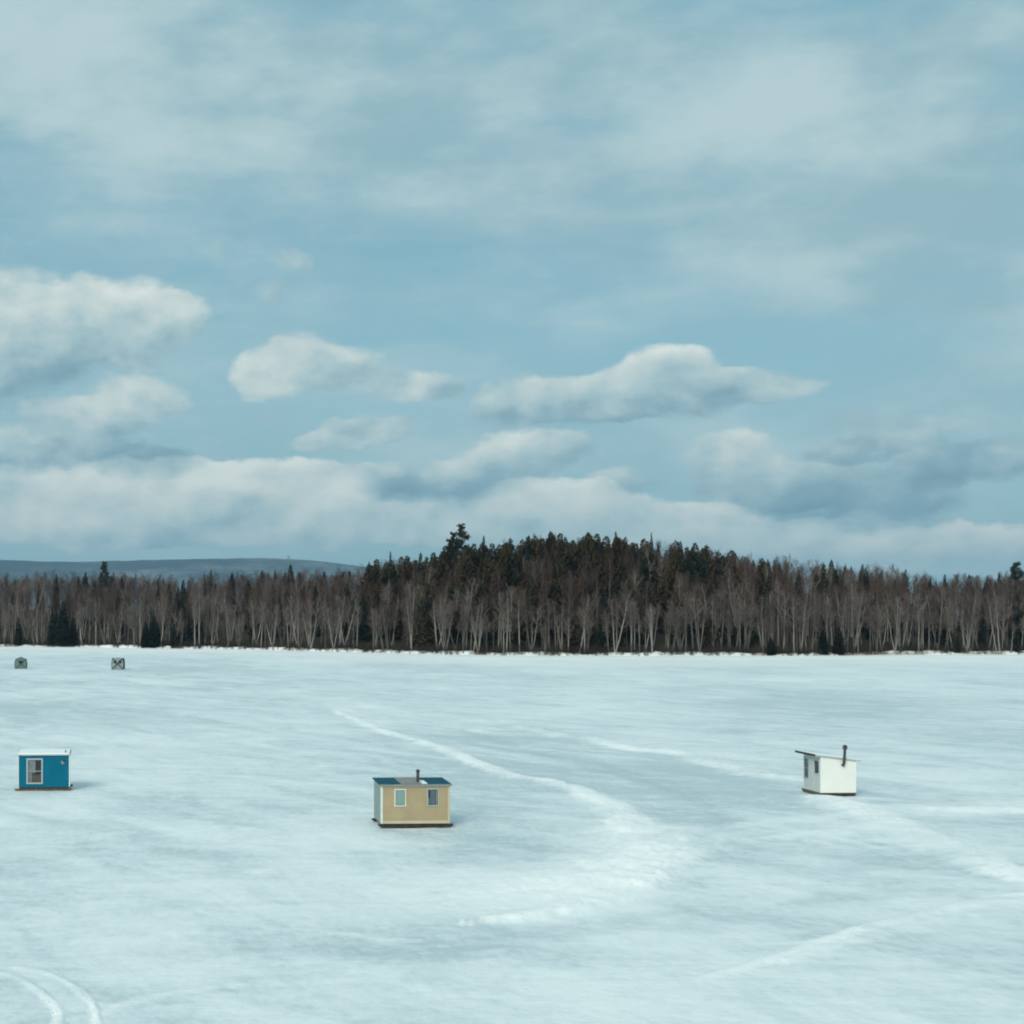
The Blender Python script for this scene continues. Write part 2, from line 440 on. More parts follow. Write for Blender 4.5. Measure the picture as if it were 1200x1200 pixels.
for pts, hw, st, rg in TRAILS:
    L = smooth_line(pts)
    sub = view & (Y > L[:, 1].min() - 14) & (Y < L[:, 1].max() + 14) & (X > L[:, 0].min() - 14) & (X < L[:, 0].max() + 14)
    if not sub.any(): continue
    d, w = line_dist(X[sub], Y[sub], L)
    # width and edge wander, so that nothing is a clean ribbon
    ww = hw * w * (0.45 + 1.0 * rn[sub])
    core = np.clip(1.25 - (d + (rn2[sub] - .5) * .5 * hw) / ww, 0, 1)
    core = core * core * (3 - 2 * core)
    dens_ = np.clip(.55 + 1.2 * (fbm(X[sub] * .8 + 5, Y[sub] * .5, 4, 51) - .3), 0, 1.15)
    if st <= 1.0: dens_ = dens_ * np.clip(.45 + 2.2 * (fbm(X[sub] * .28 + 9, Y[sub] * .16, 4, 77) - .28), .1, 1.25)   # drifted over in places
    # parallel tyre and sled ruts
    dens_ = dens_ * (.88 + .12 * np.cos(d * 2 * math.pi / max(.34, hw * .42) + 2 * rn[sub]))
    fresh[sub] = np.maximum(fresh[sub], core * st * dens_ * np.clip(.15 + .85 * w, 0, 1))
    Z[sub] += core * rg * (.4 + rn2[sub])
# darker scraped ruts and dotted dirt
RUTS = [
 ([(450, 842), (520, 850), (580, 866), (640, 885), (700, 900), (760, 915), (810, 936), (840, 955), (848, 975)], .9, .55),
 ([(560, 856), (600, 872), (640, 880)], 1.0, .4),
 ([(730, 905), (790, 925), (835, 945), (850, 962)], .5, .8), ([(700, 893), (770, 912), (830, 935), (846, 965)], .35, .6),
 ([(540, 1000), (620, 1005), (680, 990)], 2.2, .5), ([(520, 975), (600, 985), (660, 975)], 2.5, .35),
 ([(560, 1092), (640, 1090), (720, 1078), (780, 1068), (900, 1062), (980, 1050), (1060, 1040)], 1.0, .55),
 ([(700, 1082), (760, 1078), (830, 1080), (900, 1064)], .8, .5),
 ([(980, 1020), (1040, 1008), (1100, 1002)], .8, .35),
 ([(780, 990), (830, 983), (860, 986), (890, 992)], .5, .5),
 ([(300, 1012), (250, 1022), (330, 1026)], .7, .5),
 ([(990, 1132), (1090, 1134), (1200, 1130)], .7, .35),
 ([(200, 1112), (300, 1106), (430, 1106), (520, 1112)], 1.3, .45),
 ([(1020, 962), (1120, 962), (1200, 960)], 1.2, .5),
 ([(20, 1195), (60, 1188), (130, 1178)], .22, .6),
 ([(340, 818), (380, 822), (420, 826)], 1.5, .4),
 ([(1000, 828), (1100, 824), (1200, 822)], 5, .35),
 ([(400, 800), (700, 800), (900, 803)], 6, .2),
]
for pts, hw, st in RUTS:
    L = smooth_line(pts)
    sub = view & (Y > L[:, 1].min() - 16) & (Y < L[:, 1].max() + 16) & (X > L[:, 0].min() - 16) & (X < L[:, 0].max() + 16)
    d, w = line_dist(X[sub], Y[sub], L)
    core = np.clip(1.3 - (d + (rn2[sub] - .5) * .6 * hw) / (hw * (0.5 + rn[sub])), 0, 1)
    ice[sub] = np.maximum(ice[sub], core * st * np.clip(.2 + 1.5 * (rn2[sub] - .2), 0, 1.1))
    Z[sub] -= core * .03
# whiter drifted snow along the shore
tS = RR - shore_r(AA)
shorewhite = np.clip(1.25 + tS / 100, 0, 1) ** .8 * (tS < 60) * (0.7 + .3 * np.clip((fbm(X * .03, Y * .08, 3, 61) - .3) * 3, 0, 1))
# the two big pale sheets of snow in the foreground
def blob(px, py, rx, ry):
    g = ground(px, py); gx = abs(ground(px + rx, py).x - g.x); gy = abs(ground(px, py - ry).y - g.y)
    q = ((X - g.x) / gx) ** 2 + ((Y - g.y) / gy) ** 2
    q = q * (.6 + .9 * rn) + (drift - .5) * 1.2
    return np.clip(1.3 - q, 0, 1)
sheet = np.zeros(X.shape)
for b_ in [(200, 1050, 330, 32, .5), (430, 1035, 180, 30, .5), (640, 1030, 120, 30, .55), (1000, 1160, 420, 40, .45), (100, 1120, 250, 30, .35), (420, 985, 110, 8, .5), (560, 1160, 260, 26, .3), (150, 880, 260, 18, .25), (1080, 905, 120, 8, .4), (700, 985, 60, 18, .5)]:
    sheet = np.maximum(sheet, blob(*b_[:4]) * b_[4])
dark = np.zeros(X.shape)
for b_ in [(560, 980, 130, 28, .6), (660, 1092, 280, 10, .22), (330, 945, 260, 22, .35), (850, 1000, 90, 16, .3), (150, 1002, 200, 9, .3), (800, 955, 70, 12, .6), (620, 985, 110, 22, .6), (470, 1112, 220, 10, .2), (740, 905, 160, 22, .35), (1100, 1010, 130, 14, .3)]:
    dark = np.maximum(dark, blob(*b_[:4]) * b_[4])
tone_v = np.clip(.42 + .40 * (bright - .5) + .5 * sheet - .5 * dark, 0, 1) * (1 - .0 * shorewhite)
Z = Z * np.clip((RR - 2) / 20, 0, 1) * np.where(RR > 700, np.clip(1 - (RR - 700) / 900, 0, 1), 1)
nr, na = X.shape
idx = np.arange(nr * na).reshape(nr, na)
Vt = np.stack([X, Y, Z], -1).reshape(-1, 3)
F = np.stack([idx[:-1, :-1], idx[:-1, 1:], idx[1:, 1:], idx[1:, :-1]], -1).reshape(-1, 4)
# faces up: order (r, a) -> (r, a+1) is clockwise seen from above, so flip
F = F[:, ::-1]
me = mesh_np('frozen_lake', Vt, F, smooth=True)
for nm, arr in (('fresh', fresh), ('ice', ice), ('tone', tone_v), ('shore', shorewhite)):
    at = me.attributes.new(nm, 'FLOAT', 'POINT'); at.data.foreach_set('value', arr.ravel().astype(np.float32))

def snow_build(g, bs):
    co = g.n('ShaderNodeTexCoord').outputs['Object']
    def at(nm):
        a = g.n('ShaderNodeAttribute'); a.attribute_name = nm; return a.outputs['Fac']
    fr, ic, to, sh = at('fresh'), at('ice'), at('tone'), at('shore')
    st = g.v('MULTIPLY', co, (1.0, 1.0, 0.0))
    # wind-laid streaks: stretched noise across the wind
    ca = g.comb(g.v('DOT_PRODUCT', st, (.26, .13, 0)), g.v('DOT_PRODUCT', st, (-.045, .09, 0)), 0.0)
    w1 = g.noise(ca, 1.0, 8, .62, dist=.9)
    w5 = g.noise(g.v('MULTIPLY', st, (.22, .85, 1)), 1.0, 8, .68, dist=.5)
    w4 = g.noise(g.v('MULTIPLY', st, (3.2, 1.6, 1)), 1.0, 4, .65)
    w2 = g.noise(g.v('MULTIPLY', st, (.9, 1.1, 1)), 1.0, 6, .65, dist=.4)
    w3 = g.noise(g.v('MULTIPLY', st, (.035, .022, 1)), 1.0, 5, .55)
    t = g.m('MULTIPLY_ADD', g.m('SUBTRACT', w1, .5), 2.1, to)
    t = g.m('MULTIPLY_ADD', g.m('SUBTRACT', w4, .5), 1.1, t)
    t = g.m('MULTIPLY_ADD', g.m('SUBTRACT', w5, .5), 1.2, t)
    t = g.m('MULTIPLY_ADD', g.m('SUBTRACT', w2, .5), 1.0, t)
    t = g.m('MULTIPLY_ADD', g.m('SUBTRACT', w3, .5), 1.3, t, clamp=True)
    cr = g.n('ShaderNodeValToRGB'); g.put(cr.inputs[0], t)
    e = cr.color_ramp.elements
    e[0].position = 0; e[0].color = (.53, .635, .67, 1)       # hard grey-blue ice crust
    e[1].position = 1; e[1].color = (.82, .885, .90, 1)       # wind-packed snow
    k = e.new(.45); k.color = (.70, .785, .81, 1)
    c = g.mix(g.m('MULTIPLY', ic, .55, clamp=True), cr.outputs[0], (.36, .47, .52))
    c = g.mix(g.m('MULTIPLY', sh, .9, clamp=True), c, (.94, .96, .96))
    # churned snow of the trails, crumbly
    crumb = g.rng(g.noise(g.v('MULTIPLY', st, (2.2, 2.2, 1)), 1.0, 5, .7), .30, .58, .6, 1.3)
    c = g.mix(g.m('MULTIPLY', fr, crumb, clamp=True), c, (.95, .98, .98))
    g.put(bs.inputs['Base Color'], c)
    g.put(bs.inputs['Roughness'], g.m('MULTIPLY_ADD', t, .25, .45))
    h = g.m('MULTIPLY_ADD', w5, 1.2, g.m('MULTIPLY_ADD', w2, .7, g.noise(st, 3.5, 5, .65)))
    bump(g, bs, h, .45, .07)
snow_mat = material('wind_packed_snow', snow_build, .6, .25)
me.materials.append(snow_mat)
tag(link(bpy.data.objects.new('frozen_lake', me)), kind='structure')

# clods of broken snow thrown up along the trails
_r = random.Random(5); cv_, cf_ = [], []
clodmesh = [(1, 0, 0), (.3, .9, 0), (-.8, .5, 0), (-.7, -.6, 0), (.4, -.9, 0), (0, 0, .8), (.1, .1, -.5)]
clodface = [(0, 1, 5), (1, 2, 5), (2, 3, 5), (3, 4, 5), (4, 0, 5), (1, 0, 6), (2, 1, 6), (3, 2, 6), (4, 3, 6), (0, 4, 6)]
for pts, hw, st, rg in TRAILS:
    if st < .6: continue
    L = smooth_line(pts, 10)
    seg = np.hypot(*(L[1:, :2] - L[:-1, :2]).T); tot = seg.sum()
    for k in range(int(min(420, tot * 7 * st))):
        i = _r.choices(range(len(seg)), weights=seg)[0]; u = _r.random()
        p = L[i] + (L[i + 1] - L[i]) * u; w_ = hw * p[2] * 1.1
        x, y = p[0] + _r.gauss(0, w_ * .7), p[1] + _r.gauss(0, w_ * .7)
        sz = _r.uniform(.012, .032) * (1.7 if _r.random() < .06 else 1)
        ii = int(np.searchsorted(Rr, math.hypot(x, y))); jj = int(np.searchsorted(A, math.atan2(x, y)))
        z0 = float(Z[min(ii, Z.shape[0] - 1), min(jj, Z.shape[1] - 1)]); an = _r.uniform(0, 6.28); ca_, sa_ = math.cos(an), math.sin(an)
        b_ = len(cv_)
        for (a1, b1, c1) in clodmesh:
            q = 1 + _r.uniform(-.3, .3); cv_.append((x + (a1 * ca_ - b1 * sa_) * sz * q * 1.3, y + (a1 * sa_ + b1 * ca_) * sz * q, z0 + c1 * sz * q * .6))
        cf_ += [(f[0] + b_, f[1] + b_, f[2] + b_) for f in clodface]
me = mesh_np('snow_clods', cv_, cf_, smooth=True)
clod_mat = material('broken_snow', lambda g, bs: g.put(bs.inputs['Base Color'], (.80, .86, .88)), .8, .1)
me.materials.append(clod_mat)
tag(link(bpy.data.objects.new('snow_clods', me)), 'small clods of broken white snow thrown up along the vehicle trails', 'snow', None, 'stuff')

# ------------------------------------------------------------------ land behind the shore
LA = np.concatenate([np.linspace(math.radians(-80), math.radians(-16), 40, endpoint=False), np.linspace(math.radians(-16), math.radians(36), 430), np.linspace(math.radians(36), math.radians(85), 40)[1:]])
LT = np.concatenate([[-30, -12, -5], np.linspace(-2, 8, 21), np.linspace(9, 160, 60), np.geomspace(170, 9000, 24)])
aa, tt = np.meshgrid(LA, LT)
rr = shore_r(aa) + tt
x_, y_ = rr * np.sin(aa), rr * np.cos(aa)
z_ = land_z(x_, y_)
z_ += np.where((tt > 0) & (tt < 10), (fbm(x_ * .22, y_ * .35, 3, 5) - .45) * .8 * np.clip(tt / 1.5, 0, 1), 0)
nr, na = x_.shape
idx = np.arange(nr * na).reshape(nr, na)
F = np.stack([idx[:-1, :-1], idx[1:, :-1], idx[1:, 1:], idx[:-1, 1:]], -1).reshape(-1, 4)[:, ::-1]
me = mesh_np('wooded_land', np.stack([x_, y_, z_], -1).reshape(-1, 3), F, smooth=True)
at = me.attributes.new('inland', 'FLOAT', 'POINT'); at.data.foreach_set('value', np.clip(tt / 6, 0, 1).ravel().astype(np.float32))
def land_build(g, bs):
    co = objco(g)
    a = g.n('ShaderNodeAttribute'); a.attribute_name = 'inland'
    n1 = g.noise(co, .35, 5, .6); n2 = g.noise(co, 2.5, 4, .6)
    f = g.m('ADD', g.m('MULTIPLY_ADD', g.m('SUBTRACT', n1, .5), 1.6, a.outputs['Fac']), g.m('MULTIPLY', g.m('SUBTRACT', n2, .5), .6))
    f = g.rng(f, .30, .62)
    c = g.mix(n2, (.034, .026, .020), (.070, .054, .040))
    c = g.mix(f, (.86, .89, .89), c)
    g.put(bs.inputs['Base Color'], c)
    bump(g, bs, n2, .6, .2)
land_mat = material('leaf_litter_and_snow', land_build, .85, .1)
me.materials.append(land_mat)
tag(link(bpy.data.objects.new('wooded_land', me)), kind='structure')

# ------------------------------------------------------------------ far ridge
RD = 9000.0
RIDGE_PX = [(-1500, 668), (-700, 658), (-250, 652), (0, 656), (50, 658), (100, 658.5), (160, 656.5), (230, 655), (300, 654), (340, 655), (380, 658), (415, 663), (450, 668), (520, 677), (640, 690), (900, 705), (1600, 712)]
ra = np.array([azel(x, y)[0] for x, y in RIDGE_PX]); re_ = np.array([math.tan(azel(x, y)[1]) for x, y in RIDGE_PX])
a_ = np.linspace(ra[0], ra[-1], 420)
h_ = np.interp(a_, ra, re_) * RD + CAM_H
ker = np.exp(-np.linspace(-2, 2, 9) ** 2); ker /= ker.sum()
h_ = np.convolve(np.pad(h_, 4, mode='edge'), ker, 'valid')
s_ = np.linspace(-2600, 2600, 40)
aa, ss = np.meshgrid(a_, s_)
rr = RD + ss
prof = np.cos(np.clip(ss / 2600, -1, 1) * math.pi / 2) ** 1.4
x_, y_ = rr * np.sin(aa), rr * np.cos(aa)
z_ = h_[None, :] * prof + (fbm(x_ / 900, y_ / 900, 5, 8) - .5) * 90 * np.sin(np.clip(prof, 0, 1) * math.pi) - 4 + (fbm(x_ / 60, y_ / 60, 3, 9) - .5) * 9
nr, na = x_.shape
idx = np.arange(nr * na).reshape(nr, na)
F = np.stack([idx[:-1, :-1], idx[1:, :-1], idx[1:, 1:], idx[:-1, 1:]], -1).reshape(-1, 4)[:, ::-1]
me = mesh_np('far_ridge', np.stack([x_, y_, z_], -1).reshape(-1, 3), F, smooth=True)
def ridge_build(g, bs):
    co = objco(g)
    n1 = g.noise(g.v('MULTIPLY', co, (1, 1, 3)), .0016, 6, .6)
    n2 = g.noise(co, .02, 4, .6)
    sp = g.n('ShaderNodeSeparateXYZ'); g.put(sp.inputs[0], co)
    f = g.rng(g.m('MULTIPLY_ADD', g.m('SUBTRACT', n2, .5), .5, n1), .44, .72)
    c = g.mix(f, (.032, .044, .060), (.17, .18, .20))       # conifers; snow between bare hardwoods, with haze blue mixed into both colours
    g.put(bs.inputs['Base Color'], c)
ridge_mat = material('distant_forested_slope', ridge_build, .95, .05)
me.materials.append(ridge_mat)
tag(link(bpy.data.objects.new('far_ridge', me)), kind='structure')

# ------------------------------------------------------------------ trees
class Soup:
    """triangle collector"""
    def __init__(s): s.v = []; s.f = []
    def tube(s, pts, rads, n=5):
        base = len(s.v)
        for i, (p, r) in enumerate(zip(pts, rads)):
            d = (pts[min(i + 1, len(pts) - 1)] - pts[max(i - 1, 0)]).normalized()
            u = d.orthogonal().normalized(); w = d.cross(u)
            for k in range(n):
                a = 2 * math.pi * k / n
                s.v.append(p + (u * math.cos(a) + w * math.sin(a)) * r)
        for i in range(len(pts) - 1):
            for k in range(n):
                a, b = base + i * n + k, base + i * n + (k + 1) % n
                s.f.append((a, b, b + n)); s.f.append((a, b + n, a + n))
        t = len(s.v); s.v.append(pts[-1] + (pts[-1] - pts[-2]).normalized() * rads[-1])
        for k in range(n): s.f.append((base + (len(pts) - 1) * n + k, base + (len(pts) - 1) * n + (k + 1) % n, t))
    def sliver(s, p, q, w, rnd):
        d = q - p
        u = d.cross(Vector((rnd.uniform(-1, 1), rnd.uniform(-1, 1), rnd.uniform(-.3, .3))))
        if u.length < 1e-5: return
        u.normalize(); b = len(s.v)
        s.v += [p - u * w * .5, p + u * w * .5, q]; s.f.append((b, b + 1, b + 2))
    def tri(s, a, b, c):
        k = len(s.v); s.v += [a, b, c]; s.f.append((k, k + 1, k + 2))
    def arrays(s):
        return np.array([tuple(v) for v in s.v], dtype=np.float32), np.array(s.f, dtype=np.int32)

def rot_dir(d, ang, rnd):
    """a direction tilted by ang away from d, at a random side"""
    u = d.orthogonal().normalized(); w = d.cross(u)
    a = rnd.uniform(0, 2 * math.pi)
    return (d * math.cos(ang) + (u * math.cos(a) + w * math.sin(a)) * math.sin(ang)).normalized()

def hardwood(seed, h=14.0, forks=1, start=.35, spread=.21, tw=.034, lean=.06, thick=1.0):
    """bare broadleaf: pale stems; crown of ascending limbs, branches and twigs"""
    rnd = random.Random(seed); T = Soup(); C = Soup()
    stems = []
    for k in range(forks):
        az_ = rnd.uniform(0, 6.28); ln = lean * rnd.uniform(.3, 1.4) + (.10 if forks > 1 else 0)
        hh = h * (1 if k == 0 else rnd.uniform(.78, .96))
        pts = []; off = Vector((0, 0, 0))
        for i in range(8):
            t = i / 7
            x = math.cos(az_) * ln * hh * t ** .8 ; y = math.sin(az_) * ln * hh * t ** .8
            wob = hh * .010 * t
            pts.append(Vector((x + rnd.uniform(-wob, wob) + (rnd.uniform(-.1, .1) if forks > 1 else 0), y + rnd.uniform(-wob, wob), hh * t * .97 - (.3 if i == 0 else 0))))
        r0 = thick * hh * .0108 * rnd.uniform(.85, 1.15) * (.85 if forks > 1 else 1)
        rads = [r0 * (1.25 if i == 0 else 1) * (1 - .9 * (i / 7) ** 1.1) + .01 for i in range(8)]
        T.tube(pts, rads, 6)
        stems.append((pts, hh, r0))
    for pts, hh, r0 in stems:
        n = int(24 / forks ** .6)
        for i in range(n):
            t = start + (.98 - start) * ((i + rnd.random()) / n)
            f = t * 7; k = min(int(f), 6); p = pts[k].lerp(pts[k + 1], f - k)
            prof = math.sin(min(1, (t - start) / (1 - start) + .12) * math.pi * .92) ** .7 if t < 1 else .2
            L = hh * spread * (.45 + .75 * prof) * rnd.uniform(.65, 1.2) * (1.0 if t < .85 else .8)
            d = rot_dir(Vector((0, 0, 1)), math.radians(rnd.uniform(28, 58) * (1 if t < .8 else .6)), rnd)
            q = [p]; dd = d.copy()
            for s_i in range(3):
                dd = (dd + Vector((rnd.uniform(-.22, .22), rnd.uniform(-.22, .22), .22))).normalized()
                q.append(q[-1] + dd * L / 3)
            rl = max(.014, r0 * .25 * (1 - .6 * t))
            T.tube(q, [rl, rl * .75, rl * .5, rl * .22], 3)
            for j in range(8):
                u = .15 + .85 * (j + rnd.random()) / 8
                g = u * 3; kk = min(int(g), 2); a = q[kk].lerp(q[kk + 1], g - kk)
                d2 = rot_dir((q[kk + 1] - q[kk]).normalized(), math.radians(rnd.uniform(25, 60)), rnd)
                d2 = (d2 + Vector((0, 0, .35))).normalized()
                l2 = L * rnd.uniform(.25, .48) * (1.15 - .5 * u)
                b = a + d2 * l2
                C.sliver(a, b, tw * 1.5, rnd)
                for m_ in range(5):
                    v = rnd.uniform(.2, 1); a3 = a.lerp(b, v)
                    d3 = (rot_dir(d2, math.radians(rnd.uniform(20, 55)), rnd) + Vector((0, 0, .3))).normalized()
                    C.sliver(a3, a3 + d3 * l2 * rnd.uniform(.45, .9), tw, rnd)
    return T.arrays(), C.arrays()

def conifer(seed, h=13.0, rad=.15, gap=.42, low=.06, droop=.30, ragged=.25, taper=.72):
    """spruce or fir: whorls of drooping boughs"""
    rnd = random.Random(seed); T = Soup(); C = Soup()
    b = Vector((rnd.uniform(-.02, .02) * h, rnd.uniform(-.02, .02) * h, h))
    ax = [Vector((0, 0, -.3)), b * .35, b * .7, b * .985]
    T.tube(ax, [h * .012, h * .0095, h * .005, .02], 6)
    z = h * low
    while z < h * .985:
        t = z / h
        R = h * rad * (1 - t) ** taper * (1 if t > .16 else .65 + 2 * t) + .12
        n = 8 if t < .75 else 6
        a0 = rnd.uniform(0, 6.28)
        c = b * t
        for k in range(n):
            if rnd.random() < ragged * .5: continue
            a = a0 + 6.28 * k / n + rnd.uniform(-.35, .35)
            L = R * rnd.uniform(1 - ragged, 1 + ragged * .8)
            dr = droop * (1 - .7 * t) * rnd.uniform(.6, 1.4)
            d = Vector((math.cos(a), math.sin(a), 0)); s_ = Vector((-math.sin(a), math.cos(a), 0))
            p = c + Vector((0, 0, rnd.uniform(-.12, .12)))
            m = p + d * L * .55 + Vector((0, 0, -dr * L * .45)); e = p + d * L + Vector((0, 0, -dr * L * .55 + .06 * L))
            w = L * rnd.uniform(.20, .34) + .07
            C.tri(p, m + s_ * w + Vector((0, 0, -.12 * L)), m + d * .1 * L); C.tri(p, m + d * .1 * L, m - s_ * w + Vector((0, 0, -.12 * L)))
            C.tri(m + s_ * w * .55, e, m - s_ * w * .55)
            # hanging side sprays fill the gap to the whorl below
            C.tri(p + d * L * .2, m + s_ * w * .9 + Vector((0, 0, -gap * .9 - .1 * L)), m + d * .1 * L)
            C.tri(p + d * L * .2, m + d * .1 * L, m - s_ * w * .9 + Vector((0, 0, -gap * .9 - .1 * L)))
        z += gap * (1 - .35 * t) * rnd.uniform(.8, 1.15)
    C.tri(b * .95 + Vector((.1, 0, 0)), b * .95 + Vector((-.1, 0, 0)), b + Vector((0, 0, .25)))
    C.tri(b * .95 + Vector((0, .1, 0)), b * .95 + Vector((0, -.1, 0)), b + Vector((0, 0, .25)))
    return T.arrays(), C.arrays()

def white_pine(seed, h=20.0):
    """tall pine: irregular tiers of foliage clumps carried on upswept limbs"""
    rnd = random.Random(seed); T = Soup(); C = Soup()
    ax = [Vector((rnd.uniform(-.012, .012) * h * i / 5, rnd.uniform(-.012, .012) * h * i / 5, h * .96 * i / 5 - (.3 if i == 0 else 0))) for i in range(6)]
    T.tube(ax, [h * .013 * (1 - .85 * i / 5) + .02 for i in range(6)], 7)
    n = 46
    for i in range(n):
        t = .30 + .68 * (i + rnd.random() * .8) / n
        f = t * 5; k = min(int(f), 4); p = ax[k].lerp(ax[k + 1], f - k)
        L = h * (.16 * (1 - t) ** .6 + .035) * rnd.uniform(.6, 1.25)
        a = rnd.uniform(0, 6.28)
        d = Vector((math.cos(a), math.sin(a), rnd.uniform(.1, .55))).normalized()
        e = p + d * L
        T.tube([p, p.lerp(e, .6), e], [h * .0032, h * .0022, .015], 4)
        for j in range(5):
            c = p.lerp(e, .35 + .65 * (j + rnd.random()) / 5)
            rr_ = L * rnd.uniform(.26, .40) + .2
            for q in range(20):
                v = Vector((rnd.gauss(0, 1), rnd.gauss(0, 1), rnd.gauss(0, .55))).normalized() * rr_ * rnd.uniform(.3, 1)
                w = Vector((rnd.uniform(-1, 1), rnd.uniform(-1, 1), rnd.uniform(-.4, 1))).normalized() * rr_ * .50
                s_ = w.cross(Vector((rnd.random(), rnd.random(), rnd.random()))).normalized() * rr_ * .26
                C.tri(c + v - s_, c + v + s_, c + v + w)
    return T.arrays(), C.arrays()

def bark_build(cols, mark):
    def b(g, bs):
        co = objco(g)
        oi = g.n('ShaderNodeObjectInfo')
        geo = g.n('ShaderNodeNewGeometry')
        n1 = g.noise(g.v('MULTIPLY', geo.outputs['Position'], (.9, .9, .22)), 1.0, 3, .6)
        n2 = g.noise(g.v('MULTIPLY', co, (2, 2, 5)), 1.0, 4, .7)
        c = g.mix(g.rng(g.m('MULTIPLY_ADD', oi.outputs['Random'], .5, g.m('MULTIPLY', n1, .5)), .25, .75), cols[0], cols[1])
        c = g.mix(g.m('MULTIPLY', g.rng(n2, .52, .66), .7), c, mark)
        g.put(bs.inputs['Base Color'], c)
    return b
birch_bark = material('pale_grey_bark', bark_build(((.09, .082, .072), (.32, .30, .27)), (.035, .03, .028)), .85, .1)
dark_bark = material('dark_bark', bark_build(((.035, .030, .026), (.07, .06, .052)), (.02, .018, .016)), .9, .1)
def twig_build(cols):
    def b(g, bs):
        oi = g.n('ShaderNodeObjectInfo'); geo = g.n('ShaderNodeNewGeometry')
        n1 = g.noise(g.v('MULTIPLY', geo.outputs['Position'], (.12, .12, .12)), 1.0, 3, .6)
        f = g.rng(g.m('MULTIPLY_ADD', oi.outputs['Random'], .45, g.m('MULTIPLY', n1, .65)), .28, .75)
        cr = g.n('ShaderNodeValToRGB'); g.put(cr.inputs[0], f)
        e = cr.color_ramp.elements
        e[0].color = (*cols[0], 1); e[1].color = (*cols[-1], 1)
        for i, c in enumerate(cols[1:-1]):
            k = e.new((i + 1) / (len(cols) - 1)); k.color = (*c, 1)
        g.put(bs.inputs['Base Color'], cr.outputs[0])
    return b
twig_mat = material('reddish_twigs', twig_build([(.095, .050, .044), (.060, .042, .035), (.085, .062, .050), (.075, .042, .038)]), .9, .05)
birch_twig = material('grey_birch_twigs', twig_build([(.13, .105, .092), (.085, .068, .060), (.19, .165, .148), (.11, .078, .070)]), .9, .05)
brown_bark = material('brown_grey_bark', bark_build(((.055, .045, .038), (.15, .13, .115)), (.03, .025, .022)), .85, .1)
spruce_mat = material('dark_spruce_needles', twig_build([(.022, .032, .024), (.030, .040, .026), (.040, .044, .026)]), .85, .08)
olive_mat = material('olive_brown_needles', twig_build([(.066, .056, .026), (.100, .072, .032), (.085, .055, .030)]), .85, .08)

V_BIRCH = [hardwood(100 + i, h=12 + (i % 4) * .8, forks=(1, 2, 1, 1, 3, 1, 2, 1)[i % 8], start=.38 + .04 * (i % 3), lean=(.03, .10, .07, .16, .07, .04, .12, .09)[i % 8], thick=1.25) for i in range(10)]
V_TALL = [hardwood(200 + i, h=17, forks=(1, 2, 1, 2, 1)[i % 5], start=.34, spread=.23, lean=.05, thick=1.0, tw=.034) for i in range(6)]
V_SPR = [conifer(300 + i, h=13, rad=(.17, .14, .21, .15, .19)[i % 5], ragged=(.25, .4, .2, .35, .3)[i % 5]) for i in range(6)]
V_FIR = [conifer(400 + i, h=14, rad=(.21, .25, .19)[i % 3], gap=.5, low=.12, ragged=.5, droop=.1, taper=.48) for i in range(4)]
V_PINE = [white_pine(500 + i, h=20) for i in range(3)]
KIND = {}   # kind -> list of (trunk arrays, crown arrays, height)
def reg(kind, vs_, bark, crown):
    lst = []
    for (tv, tf), (cv, cf) in vs_:
        hgt = float(cv[:, 2].max())
        lst.append(dict(t=(tv, tf), c=(cv, cf), h=hgt, tm=None, cm=None, bark=bark, crown=crown))
    KIND[kind] = lst
reg('birch', V_BIRCH, birch_bark, birch_twig)
reg('tall', V_TALL, brown_bark, twig_mat)
reg('spruce', V_SPR, dark_bark, spruce_mat)
reg('olive', V_FIR, dark_bark, olive_mat)
reg('pine', V_PINE, dark_bark, spruce_mat)

def plant(kind, vi, name, x, y, h, rz, label, cat, group=None, fat=1.0):
    """one tree: an Empty at its foot with trunk and crown"""
    v = KIND[kind][vi % len(KIND[kind])]
    if v['tm'] is None:
        v['tm'] = mesh_np('trunk', *v['t'], smooth=True); v['tm'].materials.append(v['bark'])
        v['cm'] = mesh_np('crown', *v['c']); v['cm'].materials.append(v['crown'])
    s = h / v['h']
    e = empty(name, (x, y, float(land_z(x, y)) - .05), rz, label, cat, group)
    e.scale = (s * fat, s * fat, s)
    link(bpy.data.objects.new('trunk', v['tm']), e)
    link(bpy.data.objects.new('crown', v['cm']), e)
    return e

rnd = random.Random(7)
PX_A = lambda px: azel(px, 725)[0]
def at_shore(a, t):
    r = float(shore_r(a)) + t
    return r * math.sin(a), r * math.cos(a)
def cap_h(a, t, slack):
    """height at which a tree there would reach the skyline of the photograph (slack in photo px)"""
    x, y = at_shore(a, t); r = math.hypot(x, y)
    return CAM_H + (float(sky_tan(a)) + slack / FPX) * r * math.cos(0) - float(land_z(x, y))

A0, A1 = PX_A(-110), PX_A(1310)
